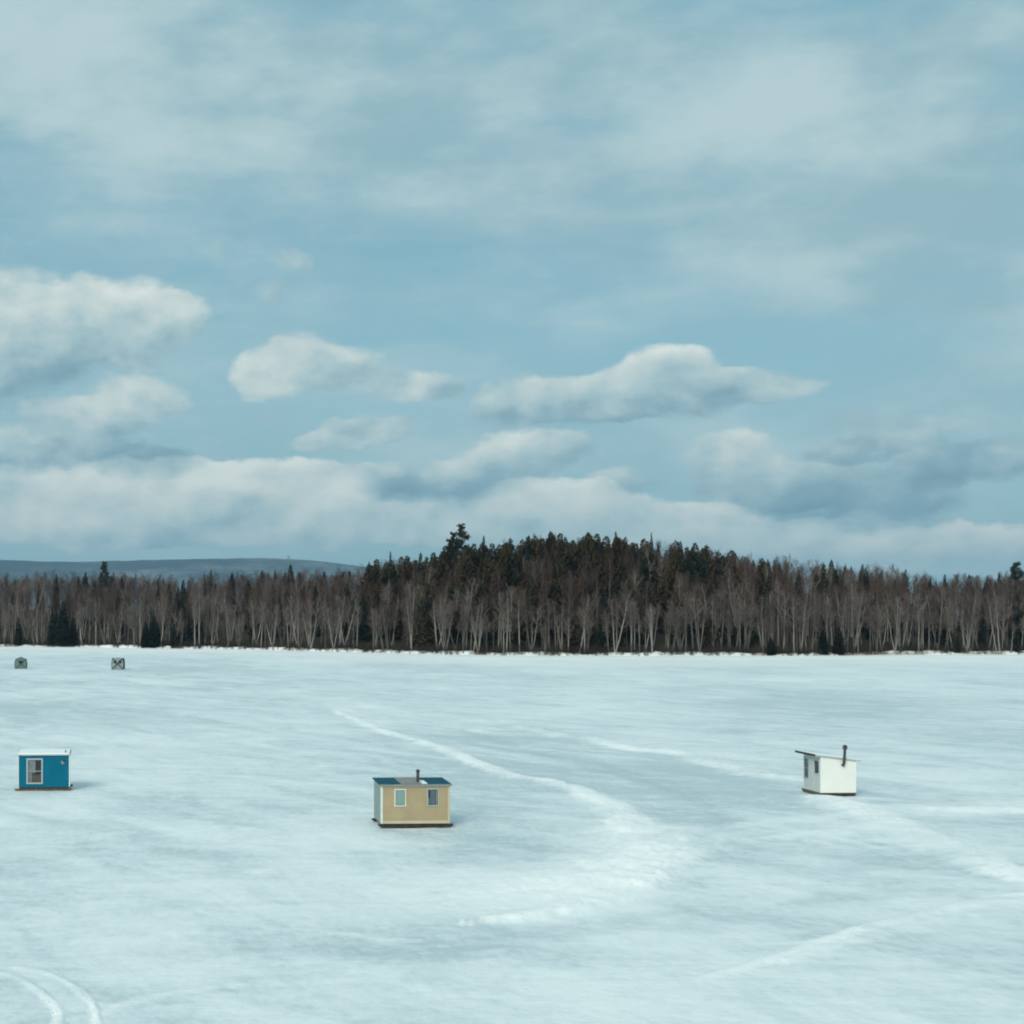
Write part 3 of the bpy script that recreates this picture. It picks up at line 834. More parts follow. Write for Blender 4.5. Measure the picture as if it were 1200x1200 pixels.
# landmark trees: (photo x, photo y of the tip, metres behind the shore, kind, variant, fatness, label)
LAND = [
 (541, 612, 58, 'pine', 0, .80, 'tallest tree of the wood, a dark ragged pine on the left shoulder of the hill'),
 (530, 622, 62, 'pine', 1, .75, 'dark pine touching the left side of the tallest pine on the hill'),
 (122, 657, 55, 'pine', 2, .62, 'dark narrow pine standing clear against the far ridge at the left'),
 (340, 659, 40, 'spruce', 0, 1.25, 'broad dark spruce below the tower on the far ridge, its tip above the wood'),
 (457, 644, 45, 'spruce', 1, .9, 'sharp dark spruce tip at the left foot of the hill, below the tall pines'),
 (1191, 657, 40, 'pine', 1, .85, 'dark pine with a round ragged top at the right edge of the photo'),
 (1158, 672, 42, 'spruce', 3, .8, 'small pointed spruce tip just left of the pine at the right edge'),
 (1090, 673, 48, 'spruce', 1, .9, 'taller of the two dark conifer tips in the dip at the right of the skyline'),
 (1109, 674, 48, 'spruce', 3, .75, 'slimmer of the two dark conifer tips in the dip at the right of the skyline'),
 (965, 658, 50, 'olive', 0, .8, 'dark conifer with a blunt top on the right slope of the hill'),
 (722, 620, 68, 'spruce', 4, .8, 'thin spruce tip on the crest of the hill, right of the highest conifers'),
 (764, 622, 68, 'spruce', 1, .8, 'spruce tip on the hill crest where it begins to fall to the right'),
 (689, 622, 70, 'olive', 1, 1.0, 'olive conifer on the highest point of the hill crest'),
 (645, 620, 70, 'olive', 2, 1.0, 'olive brown conifer forming the left end of the highest crest'),
 (621, 625, 70, 'spruce', 3, .9, 'dark spruce on the crest between the tall pines and the highest point'),
 (567, 625, 66, 'spruce', 2, .8, 'dark spruce just right of the tallest pine, tip lower than it'),
 (247, 664, 45, 'spruce', 4, .6, 'small dark spruce tip against the far ridge between the narrow pine and the broad spruce'),
 (66, 671, 38, 'spruce', 0, .9, 'dark spruce tip above the birches above the leftmost green shelter'),
 (828, 640, 62, 'olive', 3, .9, 'dark conifer on the skyline where the hill crest ends at the right'),
 (492, 645, 52, 'spruce', 4, 1.1, 'dark spruce halfway up the left shoulder of the hill'),
 (73, 702, 1.5, 'spruce', 2, 1.5, 'dark spruce with branches down to the snow, tallest of the shore spruces at left'),
 (61, 714, 1.2, 'spruce', 0, 1.6, 'lower dark spruce pressed against the left of the tallest shore spruce'),
 (86, 722, 1.5, 'spruce', 4, 1.7, 'lower dark spruce pressed against the right of the tallest shore spruce'),
 (181, 720, 1.0, 'spruce', 2, 1.9, 'dark bushy shore spruce, tallest of the clump up and right of the flat topped shelter'),
 (171, 727, .8, 'spruce', 4, 1.9, 'shorter dark spruce at the left of the clump by the flat topped shelter'),
 (204, 728, .8, 'spruce', 4, 1.3, 'small dark spruce alone on the snow bank, right of the shore clump'),
 (138, 690, 12, 'spruce', 1, .9, 'slim dark spruce in the wood straight above the flat topped shelter'),
 (295, 690, 12, 'spruce', 3, .85, 'slim dark spruce among the birches below and left of the broad spruce'),
 (236, 720, 4, 'spruce', 1, .8, 'short dark spruce at the shore among pale birch stems at left'),
 (965, 736, 1.0, 'spruce', 0, 2.2, 'low dark spruce at the shore above the white hut'),
 (983, 732, 1.2, 'spruce', 2, 1.8, 'taller dark spruce of the low clump above the white hut'),
 (904, 745, .8, 'spruce', 2, 2.2, 'small dark spruce bush at the shore, up and left of the white hut'),
 (1191, 728, 2, 'spruce', 4, 1.0, 'dark young spruce at the shore by the right edge of the photo'),
 (1122, 742, 2, 'spruce', 0, 1.5, 'low dark spruce bush at the shore between white hut and right edge'),
 (22, 722, 1.2, 'spruce', 4, 1.4, 'dark spruce at the shore straight above the leftmost green shelter'),
]
taken = []
for (px, py, t, kind, vi, fat, lab) in LAND:
    a = PX_A(px); x, y = at_shore(a, t)
    a2, e2 = azel(px, py)
    h = CAM_H + math.tan(e2) * math.hypot(x, y) - float(land_z(x, y))
    nm = 'pine_tree' if kind == 'pine' else ('spruce_tree' if kind == 'spruce' else 'fir_tree')
    plant(kind, vi, nm, x, y, max(h, 1.5), rnd.uniform(0, 6.28), lab, 'pine' if kind == 'pine' else 'conifer', fat=fat)
    taken.append((x, y))

# front rows of bare birches
NB = 250
for i in range(NB):
    a = PX_A(-110 + 1420 * (i + rnd.uniform(-1.5, 2.5)) / NB)
    t = abs(rnd.gauss(0, 6)) + .8
    x, y = at_shore(a, t)
    if any((x - p) ** 2 + (y - q) ** 2 < 1.2 for p, q in taken): t += 3; x, y = at_shore(a, t)
    taken.append((x, y))
    h = rnd.choice((rnd.uniform(8.5, 12.5), rnd.uniform(12, 16.5)))
    h = min(h, cap_h(a, t, -6))
    plant('birch', rnd.randrange(10), 'birch_tree', x, y, h, rnd.uniform(0, 6.28),
          'bare grey birch in the crowded front row of the wood on the far shore', 'tree', 'bare birches of the front row along the far shore')
# taller bare hardwoods behind them
for i in range(46):
    a = PX_A(-110 + 1420 * (i + rnd.random()) / 46)
    t = rnd.uniform(14, 42)
    x, y = at_shore(a, t); h = min(rnd.uniform(15, 19), cap_h(a, t, rnd.uniform(-5, 6)))
    plant('tall', rnd.randrange(6), 'hardwood_tree', x, y, h, rnd.uniform(0, 6.28),
          'tall bare brownish hardwood rising behind the front row of birches', 'tree', 'tall bare hardwoods behind the birches')
# conifers mixed in
def conifer_share(a, t):
    px = CX + math.tan(a) * FPX
    hill = np.interp(px, [-200, 380, 450, 520, 800, 880, 980, 1200, 1500], [.16, .16, .62, .88, .86, .5, .26, .22, .2])
    return float(hill) * np.interp(t, [0, 14, 34], [.22, .55, 1.0])
n = 0
while n < 90:
    a = rnd.uniform(A0, A1); t = rnd.uniform(4, 72)
    if rnd.random() > conifer_share(a, t): continue
    x, y = at_shore(a, t); c = cap_h(a, t, rnd.uniform(-4, 8)); h = min(rnd.uniform(8, 16), c)
    if h < 5: continue
    px = CX + math.tan(a) * FPX
    ol = 430 < px < 900 and rnd.random() < .72
    plant('olive' if ol else 'spruce', rnd.randrange(6), 'fir_tree' if ol else 'spruce_tree', x, y, h, rnd.uniform(0, 6.28),
          'olive brown conifer crowded into the dark upper wood on the hill' if ol else 'dark spruce standing within the crowded wood among bare trees',
          'conifer', 'olive brown conifers of the hill wood' if ol else 'dark spruces scattered through the wood', fat=rnd.uniform(1.05, 1.5))
    n += 1

# the rest of the wood, past counting
def mass(name, places, label, group):
    vs_, fs_, ms_ = [], [], []; mats = [birch_bark, twig_mat, dark_bark, spruce_mat, olive_mat, birch_twig, brown_bark]; off = 0
    for kind, vi, x, y, h, rz in places:
        fat = 1.0 if kind in ('birch', 'tall') else 1.1 + .35 * ((vi * 7 + int(x)) % 5) / 4
        v = KIND[kind][vi % len(KIND[kind])]; s = h / v['h']; c, sn = math.cos(rz) * s, math.sin(rz) * s
        z0 = float(land_z(x, y)) - .05
        for (vv, ff), mt in ((v['t'], v['bark']), (v['c'], v['crown'])):
            o = np.empty_like(vv); o[:, 0] = vv[:, 0] * c - vv[:, 1] * sn; o[:, 1] = vv[:, 0] * sn + vv[:, 1] * c; o[:, :2] *= fat; o[:, 0] += x; o[:, 1] += y; o[:, 2] = vv[:, 2] * s + z0
            vs_.append(o); fs_.append(ff + off); ms_.append(np.full(len(ff), mats.index(mt))); off += len(vv)
    me = mesh_np(name, np.concatenate(vs_), np.concatenate(fs_), np.concatenate(ms_))
    for m in mats: me.materials.append(m)
    o = link(bpy.data.objects.new(name, me))
    return tag(o, label, 'woodland', group, 'stuff')
hw, cf = [], []
tries = 0
while len(hw) + len(cf) < 1650 and tries < 20000:
    tries += 1
    a = rnd.uniform(A0, A1); t = 7 + 105 * rnd.random()
    x, y = at_shore(a, t)
    slack = rnd.uniform(-6, 7)
    c = cap_h(a, t, slack)
    if rnd.random() < conifer_share(a, t):
        h = min(rnd.uniform(9, 16.5), c)
        if h < 5.5: continue
        px = CX + math.tan(a) * FPX
        cf.append(('olive' if 430 < px < 900 and rnd.random() < .78 else 'spruce', rnd.randrange(6), x, y, h, rnd.uniform(0, 6.28)))
    else:
        h = min(rnd.uniform(12, 18.5), c)
        if h < 6.5: continue
        hw.append((rnd.choice(('birch', 'tall', 'tall')), rnd.randrange(10), x, y, h, rnd.uniform(0, 6.28)))
mass('hardwood_forest', hw, 'mass of bare brown hardwoods filling the wood behind the front row', None)
mass('conifer_forest', cf, 'mass of dark green and olive conifers filling the hill behind', None)

# brush and dead grass along the bank
def brush(name, n, hmin, hmax, wd, mat, label, arange=(A0, A1), trange=(.0, 7), per=(9, 16), spread=.5):
    S_ = Soup()
    for i in range(n):
        a = rnd.uniform(*arange); t = trange[0] + (trange[1] - trange[0]) * rnd.random() ** 1.4
        x, y = at_shore(a, t); c = Vector((x, y, float(land_z(x, y)) - .05)); H = rnd.uniform(hmin, hmax)
        for k in range(rnd.randint(*per)):
            p = c + Vector((rnd.gauss(0, .25), rnd.gauss(0, .25), 0))
            d = Vector((rnd.gauss(0, spread * .6), rnd.gauss(0, spread * .6), 1)).normalized()
            q = p + d * H * rnd.uniform(.5, 1)
            S_.sliver(p, q, wd, rnd)
            for j in range(2):
                b = p.lerp(q, rnd.uniform(.35, .9)); S_.sliver(b, b + (d + Vector((rnd.gauss(0, .5), rnd.gauss(0, .5), .2))).normalized() * H * .35, wd * .7, rnd)
    me = mesh_np(name, *S_.arrays()); me.materials.append(mat)
    tag(link(bpy.data.objects.new(name, me)), label, 'undergrowth', None, 'stuff')
brush_mat = material('brown_brush', twig_build([(.045, .034, .028), (.030, .026, .020), (.09, .075, .06)]), .9, .05)
straw_mat = material('dead_straw', twig_build([(.30, .23, .14), (.22, .17, .11), (.36, .28, .18)]), .9, .05)
brush('shore_brush', 1500, .8, 3.2, .055, brush_mat, 'tangled brown brush at the foot of the wood along the bank')
for rng_ in ((-20, 16), (55, 85), (195, 214), (560, 572), (700, 716), (985, 1085), (1140, 1170)):
    pass
S_ranges = [(-20, 16, 60), (420, 452, 25), (640, 655, 12), (880, 900, 16), (55, 85, 60), (195, 214, 25), (556, 574, 25), (985, 1085, 150), (1130, 1175, 50), (330, 360, 20)]
def straw():
    S_ = Soup()
    for x0, x1, n_ in S_ranges:
        for i in range(n_):
            a = PX_A(rnd.uniform(x0, x1)); t = rnd.uniform(-.2, 1.3)
            x, y = at_shore(a, t); c = Vector((x, y, float(land_z(x, y)) - .05))
            for k in range(26):
                p = c + Vector((rnd.gauss(0, .4), rnd.gauss(0, .4), 0))
                S_.sliver(p, p + Vector((rnd.gauss(0, .25), rnd.gauss(0, .25), 1)) * rnd.uniform(.25, .7), .03, rnd)
    me = mesh_np('dead_grass', *S_.arrays()); me.materials.append(straw_mat)
    tag(link(bpy.data.objects.new('dead_grass', me)), 'tufts of straw coloured dead grass on the snowy bank', 'grass', None, 'stuff')
straw()

# ------------------------------------------------------------------ tower on the far ridge
steel = worn('hazy_painted_steel', (.16, .17, .18), .1)
def far_tower():
    a, e = azel(338, 651)
    r = RD
    x, y = r * math.sin(a), r * math.cos(a)
    top = CAM_H + math.tan(e) * r
    foot = float(np.interp(a, a_, h_)) - 12
    H = top - foot
    o = empty('lookout_tower', (x, y, foot), 0, 'tiny lookout tower on the far blue ridge, above the broad dark spruce', 'tower')
    bm = bmesh.new()
    def bar(p, q, w):
        p, q = Vector(p), Vector(q); d = (q - p)
        m = Matrix.Translation((p + q) / 2) @ d.to_track_quat('Z', 'Y').to_matrix().to_4x4() @ Matrix.Diagonal((w, w, d.length, 1))
        bmesh.ops.create_cube(bm, size=1, matrix=m)
    hb = H - 9
    for sx in (-1, 1):
        for sy in (-1, 1): bar((sx * 6, sy * 6, 0), (sx * 4, sy * 4, hb), 1.2)
    for k in range(5):
        z0, z1 = hb * k / 5, hb * (k + 1) / 5; w0, w1 = 6 - 2 * k / 5, 6 - 2 * (k + 1) / 5
        for s in (-1, 1):
            bar((-w0, s * w0, z0), (w1, s * w1, z1), .6); bar((s * w0, w0, z0), (s * w1, -w1, z1), .6)
            bar((-w1, s * w1, z1), (w1, s * w1, z1), .6); bar((s * w1, -w1, z1), (s * w1, w1, z1), .6)
    me = bpy.data.meshes.new('frame'); bm.to_mesh(me); bm.free(); me.materials.append(steel); link(bpy.data.objects.new('frame', me), o)
    bm = bmesh.new()
    bmesh.ops.create_cube(bm, size=1, matrix=Matrix.Translation((0, 0, hb + 2.7)) @ Matrix.Diagonal((11, 11, 5, 1)))
    me = bpy.data.meshes.new('cabin'); bm.to_mesh(me); bm.free(); me.materials.append(steel); link(bpy.data.objects.new('cabin', me), o)
    bm = bmesh.new()
    bmesh.ops.create_cone(bm, cap_ends=True, segments=4, radius1=9, radius2=.5, depth=3.6, matrix=Matrix.Translation((0, 0, hb + 7.1)) @ Matrix.Rotation(math.pi / 4, 4, 'Z'))
    me = bpy.data.meshes.new('roof'); bm.to_mesh(me); bm.free(); me.materials.append(steel); link(bpy.data.objects.new('roof', me), o)
far_tower()

# ------------------------------------------------------------------ huts
def part(name, bm, mat, parent, bevel=0.0, smooth=False):
    if bevel:
        bmesh.ops.bevel(bm, geom=[e for e in bm.edges], offset=bevel, segments=1, affect='EDGES', clamp_overlap=True)
    bmesh.ops.recalc_face_normals(bm, faces=bm.faces)
    me = bpy.data.meshes.new(name); bm.to_mesh(me); bm.free()
    me.materials.append(mat)
    if smooth:
        for p in me.polygons: p.use_smooth = True
    return link(bpy.data.objects.new(name, me), parent)

def box(x0, x1, y0, y1, z0, z1, bm=None):
    bm = bm or bmesh.new()
    m = Matrix.Translation(((x0 + x1) / 2, (y0 + y1) / 2, (z0 + z1) / 2)) @ Matrix.Diagonal((x1 - x0, y1 - y0, z1 - z0, 1))
    bmesh.ops.create_cube(bm, size=1, matrix=m)
    return bm

def panel(w, top, z0, thick, holes, to3):
    """a wall sheet of width w, from z0 up to top(u), with rectangular holes; to3(u, z, d) puts it in space"""
    us = sorted({-w / 2, w / 2} | {h[0] for h in holes} | {h[1] for h in holes})
    zs = sorted({z0} | {h[2] for h in holes} | {h[3] for h in holes}) + [None]
    bm = bmesh.new(); cache = {}
    def V(i, j, d):
        if (i, j, d) not in cache:
            u = us[i]; z = zs[j] if zs[j] is not None else top(u)
            cache[i, j, d] = bm.verts.new(to3(u, z, d * thick))
        return cache[i, j, d]
    def solid(i, j):
        if not (0 <= i < len(us) - 1 and 0 <= j < len(zs) - 1): return False
        if zs[j + 1] is None: return True
        cu, cz = (us[i] + us[i + 1]) / 2, (zs[j] + zs[j + 1]) / 2
        return not any(h[0] < cu < h[1] and h[2] < cz < h[3] for h in holes)
    for i in range(len(us) - 1):
        for j in range(len(zs) - 1):
            if not solid(i, j): continue
            for d in (0, 1): bm.faces.new([V(i, j, d), V(i + 1, j, d), V(i + 1, j + 1, d), V(i, j + 1, d)])
            for (di, dj, e0, e1) in ((-1, 0, (0, 0), (0, 1)), (1, 0, (1, 0), (1, 1)), (0, -1, (0, 0), (1, 0)), (0, 1, (0, 1), (1, 1))):
                if not solid(i + di, j + dj):
                    bm.faces.new([V(i + e0[0], j + e0[1], 0), V(i + e1[0], j + e1[1], 0), V(i + e1[0], j + e1[1], 1), V(i + e0[0], j + e0[1], 1)])
    return bm

def glass_build(g, bs):
    tr = g.n('ShaderNodeBsdfTransparent'); tr.inputs[0].default_value = (.90, .95, .95, 1)
    gl = g.n('ShaderNodeBsdfGlossy'); gl.inputs['Roughness'].default_value = .06
    fr = g.n('ShaderNodeFresnel'); fr.inputs[0].default_value = 1.6
    mx = g.n('ShaderNodeMixShader')
    g.put(mx.inputs[0], g.m('MULTIPLY_ADD', fr.outputs[0], .9, .04, clamp=True))
    g.t.links.new(tr.outputs[0], mx.inputs[1]); g.t.links.new(gl.outputs[0], mx.inputs[2])
    out = [x for x in g.t.nodes if x.type == 'OUTPUT_MATERIAL'][0]
    g.t.links.new(mx.outputs[0], out.inputs[0])
glass = material('window_glass', glass_build)
M = dict(
    tan=worn('tan_paint', (.385, .305, .185), .09, .65, 1.6, (.33, .31, .22), .55),
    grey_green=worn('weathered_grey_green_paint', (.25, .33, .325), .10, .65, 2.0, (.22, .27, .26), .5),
    cream=worn('cream_trim', (.50, .46, .32), .06, .55, 3),
    pale=worn('pale_trim', (.66, .70, .64), .06, .55, 3),
    teal_roof=worn('teal_roofing', (.012, .085, .125), .2, .75, 2.2, (.09, .17, .20), .5, spec=.08),
    blue=worn('blue_paint', (.001, .125, .205), .12, .6, 1.4, (.01, .13, .20), .5, spec=.12),
    white=worn('white_paint', (.76, .77, .72), .035, .5, 1.5, (.70, .70, .62), .3),
    offwhite_and_shade=worn('offwhite_and_shaded_white', (.50, .55, .53), .08, .6, 2.0, (.36, .40, .38), .5),  # off-white; on the white hut's left side it carries the shade
    steel=worn('sooty_stove_pipe', (.045, .05, .055), .25, .45, 6.0, (.10, .08, .06), .4),
    wood=worn('weathered_brown_wood', (.105, .08, .055), .25, .85, 4.0, (.30, .24, .16), .5, grain=(1, 8, 8)),
    darkwood=worn('dark_wood', (.035, .03, .025), .3, .8, 4.0, (.10, .08, .06), .5, grain=(1, 8, 8)),
    frame=worn('grey_window_frame', (.40, .44, .44), .06, .5, 4),
    greenglass=worn('pale_green_blind', (.62, .84, .76), .06, .5, 3),
    bluecurtain=worn('slate_blue_curtain', (.24, .31, .38), .12, .8, 4),
    greycurtain=worn('grey_curtain', (.58, .58, .55), .15, .8, 5),
    browncloth=worn('brown_cloth', (.26, .17, .12), .25, .85, 6),
    dark=worn('dark_interior_board', (.05, .05, .05), .2, .8, 3),
    snow=material('roof_snow', lambda g, bs: (g.put(bs.inputs['Base Color'], (.86, .90, .90)), bump(g, bs, g.noise(objco(g), 6, 4, .6), .4, .03)), .6, .2),
    greyroof=worn('weathered_grey_roofing', (.24, .25, .24), .15, .7, 3),
)

def window(parent, u0, u1, z0, z1, to3, fmat, fw=.05, bars=(0, 0)):
    """frame standing 25 mm proud of the wall with a pane set back in it"""
    bm = bmesh.new()
    def fb(a0, a1, b0, b1, d0=-.025, d1=.03):
        vs_ = [bm.verts.new(to3(u, z, d)) for u in (a0, a1) for z in (b0, b1) for d in (d0, d1)]
        for f in ((0, 1, 3, 2), (4, 6, 7, 5), (0, 4, 5, 1), (2, 3, 7, 6), (0, 2, 6, 4), (1, 5, 7, 3)): bm.faces.new([vs_[i] for i in f])
    fb(u0 - fw, u1 + fw, z1, z1 + fw); fb(u0 - fw - .01, u1 + fw + .01, z0 - fw, z0, -.04)
    fb(u0 - fw, u0, z0, z1); fb(u1, u1 + fw, z0, z1)
    f = part('window', bm, fmat, parent)
    bm = bmesh.new()
    for k in range(bars[0]):
        u = u0 + (u1 - u0) * (k + 1) / (bars[0] + 1)
        vs_ = None; bmq = bm
        fbm_ = [(u - .012, u + .012, z0 + .001, z1 - .001)]
        for a0, a1, b0, b1 in fbm_:
            v = [bm.verts.new(to3(uu, zz, d)) for uu in (a0, a1) for zz in (b0, b1) for d in (-.008, .022)]
            for q in ((0, 1, 3, 2), (4, 6, 7, 5), (0, 4, 5, 1), (2, 3, 7, 6), (0, 2, 6, 4), (1, 5, 7, 3)): bm.faces.new([v[i] for i in q])
    for k in range(bars[1]):
        z = z0 + (z1 - z0) * (k + 1) / (bars[1] + 1)
        v = [bm.verts.new(to3(uu, zz, d)) for uu in (u0 + .001, u1 - .001) for zz in (z - .014, z + .014) for d in (-.011, .025)]
        for q in ((0, 1, 3, 2), (4, 6, 7, 5), (0, 4, 5, 1), (2, 3, 7, 6), (0, 2, 6, 4), (1, 5, 7, 3)): bm.faces.new([v[i] for i in q])
    if len(bm.verts): part('glazing_bar', bm, fmat, f)
    else: bm.free()
    bm = bmesh.new(); bm.faces.new([bm.verts.new(to3(*q, .012)) for q in ((u0, z0), (u1, z0), (u1, z1), (u0, z1))])
    part('pane', bm, glass, f)
    return f

def cloth(name, parent, u0, u1, z0, z1, to3, mat, d=.09, folds=7, amp=.012):
    """hanging cloth behind a pane"""
    bm = bmesh.new(); rows = []
    n_ = folds * 4
    for i in range(n_ + 1):
        u = u0 + (u1 - u0) * i / n_
        dd = d + amp * math.sin(i * math.pi / 2) + amp * .5 * math.sin(i * 1.1)
        rows.append((bm.verts.new(to3(u, z0, dd)), bm.verts.new(to3(u, z1, dd))))
    for a, b in zip(rows, rows[1:]): bm.faces.new([a[0], b[0], b[1], a[1]])
    return part(name, bm, mat, parent, smooth=True)

def pipe(parent, pts, r, mat, cap=None):
    bm = bmesh.new()
    n_ = 14; rings = []
    for i, p in enumerate(pts):
        p = Vector(p); d = (Vector(pts[min(i + 1, len(pts) - 1)]) - Vector(pts[max(i - 1, 0)])).normalized()
        u = d.orthogonal().normalized(); w = d.cross(u)
        rings.append([bm.verts.new(p + (u * math.cos(6.2832 * k / n_) + w * math.sin(6.2832 * k / n_)) * r) for k in range(n_)])
    for a, b in zip(rings, rings[1:]):
        for k in range(n_): bm.faces.new([a[k], a[(k + 1) % n_], b[(k + 1) % n_], b[k]])
    bm.faces.new(rings[0][::-1]); bm.faces.new(rings[-1])
    o = part('stove_pipe', bm, mat, parent, smooth=False)
    if cap:
        cr_, ch = cap; p = Vector(pts[-1])
        bm = bmesh.new()
        bmesh.ops.create_cone(bm, cap_ends=True, segments=14, radius1=cr_, radius2=cr_, depth=ch, matrix=Matrix.Translation(p + Vector((0, 0, ch * .3))))
        bmesh.ops.create_cone(bm, cap_ends=True, segments=14, radius1=cr_ * 1.05, radius2=.02, depth=.05, matrix=Matrix.Translation(p + Vector((0, 0, ch * .8 + .025))))
        part('pipe_cap', bm, mat, o)
    return o

def runner(parent, x0, x1, y0, y1, h, mat, nose=.14):
    """sledge runner with both ends cut upward"""
    bm = bmesh.new()
    prof = [(x0, h), (x0, h * .62), (x0 + nose, 0), (x1 - nose, 0), (x1, h * .62), (x1, h)]
    a = [bm.verts.new((x, y0, z)) for x, z in prof]; b = [bm.verts.new((x, y1, z)) for x, z in prof]
    bm.faces.new(a); bm.faces.new(b[::-1])
    for i in range(6): bm.faces.new([a[i], b[i], b[(i + 1) % 6], a[(i + 1) % 6]])
    part('runner', bm, mat, parent)

def runner_y(parent, x0, x1, y0, y1, h, mat, nose=.14):
    bm = bmesh.new()
    prof = [(y0, h), (y0, h * .62), (y0 + nose, 0), (y1 - nose, 0), (y1, h * .62), (y1, h)]
    a = [bm.verts.new((x0, y, z)) for y, z in prof]; b = [bm.verts.new((x1, y, z)) for y, z in prof]
    bm.faces.new(a); bm.faces.new(b[::-1])
    for i in range(6): bm.faces.new([a[i], b[i], b[(i + 1) % 6], a[(i + 1) % 6]])
    part('runner', bm, mat, parent)

def shell(parent, w, d, z0, zf, zb, holes_front, holes_left, mats, th=.05, slope='y', zl=None, zr=None):
    """four walls round the base centre. Front is -y. zf/zb: height at front/back, or zl/zr at left/right"""
    hw_, hd = w / 2, d / 2
    if slope == 'y':
        tf = lambda u: zf; tb = lambda u: zb
        tl = lambda u: zf + (zb - zf) * (hd - u) / d      # left wall: u runs back -> front
        tr = lambda u: zf + (zb - zf) * (u + hd) / d
    else:
        tf = lambda u: zl + (zr - zl) * (u + hw_) / w; tb = lambda u: zl + (zr - zl) * (hw_ - u) / w
        tl = lambda u: zl; tr = lambda u: zr
    F3 = lambda u, z, q: Vector((u, -hd + q, z))
    L3 = lambda u, z, q: Vector((-hw_ + q, -u, z))
    B3 = lambda u, z, q: Vector((-u, hd - q, z))
    R3 = lambda u, z, q: Vector((hw_ - q, u, z))
    part('wall', panel(w, tf, z0, th, holes_front, F3), mats[0], parent)
    part('wall', panel(d - 2 * th - .002, tl, z0, th, holes_left, L3), mats[1], parent)
    part('wall', panel(w, tb, z0, th, [], B3), mats[2], parent)
    part('wall', panel(d - 2 * th - .002, tr, z0, th, [], R3), mats[3], parent)
    return F3, L3, B3, R3

def floor(parent, w, d, z0, z1, mat): part('floor', box(-w / 2, w / 2, -d / 2, d / 2, z0, z1), mat, parent)

def slab(x0, x1, y0, y1, zfun, th):
    bm = bmesh.new()
    v = [bm.verts.new((x, y, zfun(x, y) + k)) for k in (0, th) for x, y in ((x0, y0), (x1, y0), (x1, y1), (x0, y1))]
    for f in ((0, 1, 2, 3), (7, 6, 5, 4), (0, 4, 5, 1), (1, 5, 6, 2), (2, 6, 7, 3), (3, 7, 4, 0)): bm.faces.new([v[i] for i in f])
    return bm

def hut_origin(px_l, px_r, py, depth, rz):
    """base centre of a hut whose front foot runs from px_l to px_r at height py of the photo"""
    p = ground((px_l + px_r) / 2, py)
    return p + Matrix.Rotation(rz, 3, 'Z') @ Vector((0, depth / 2, 0))

def lake_z(x, y):
    r = math.hypot(x, y); a = math.atan2(x, y)
    i = int(np.argmin(np.abs(Rr - r))); j = int(np.argmin(np.abs(A - a)))
    return float(Z[i, j])
Z = Z.copy()

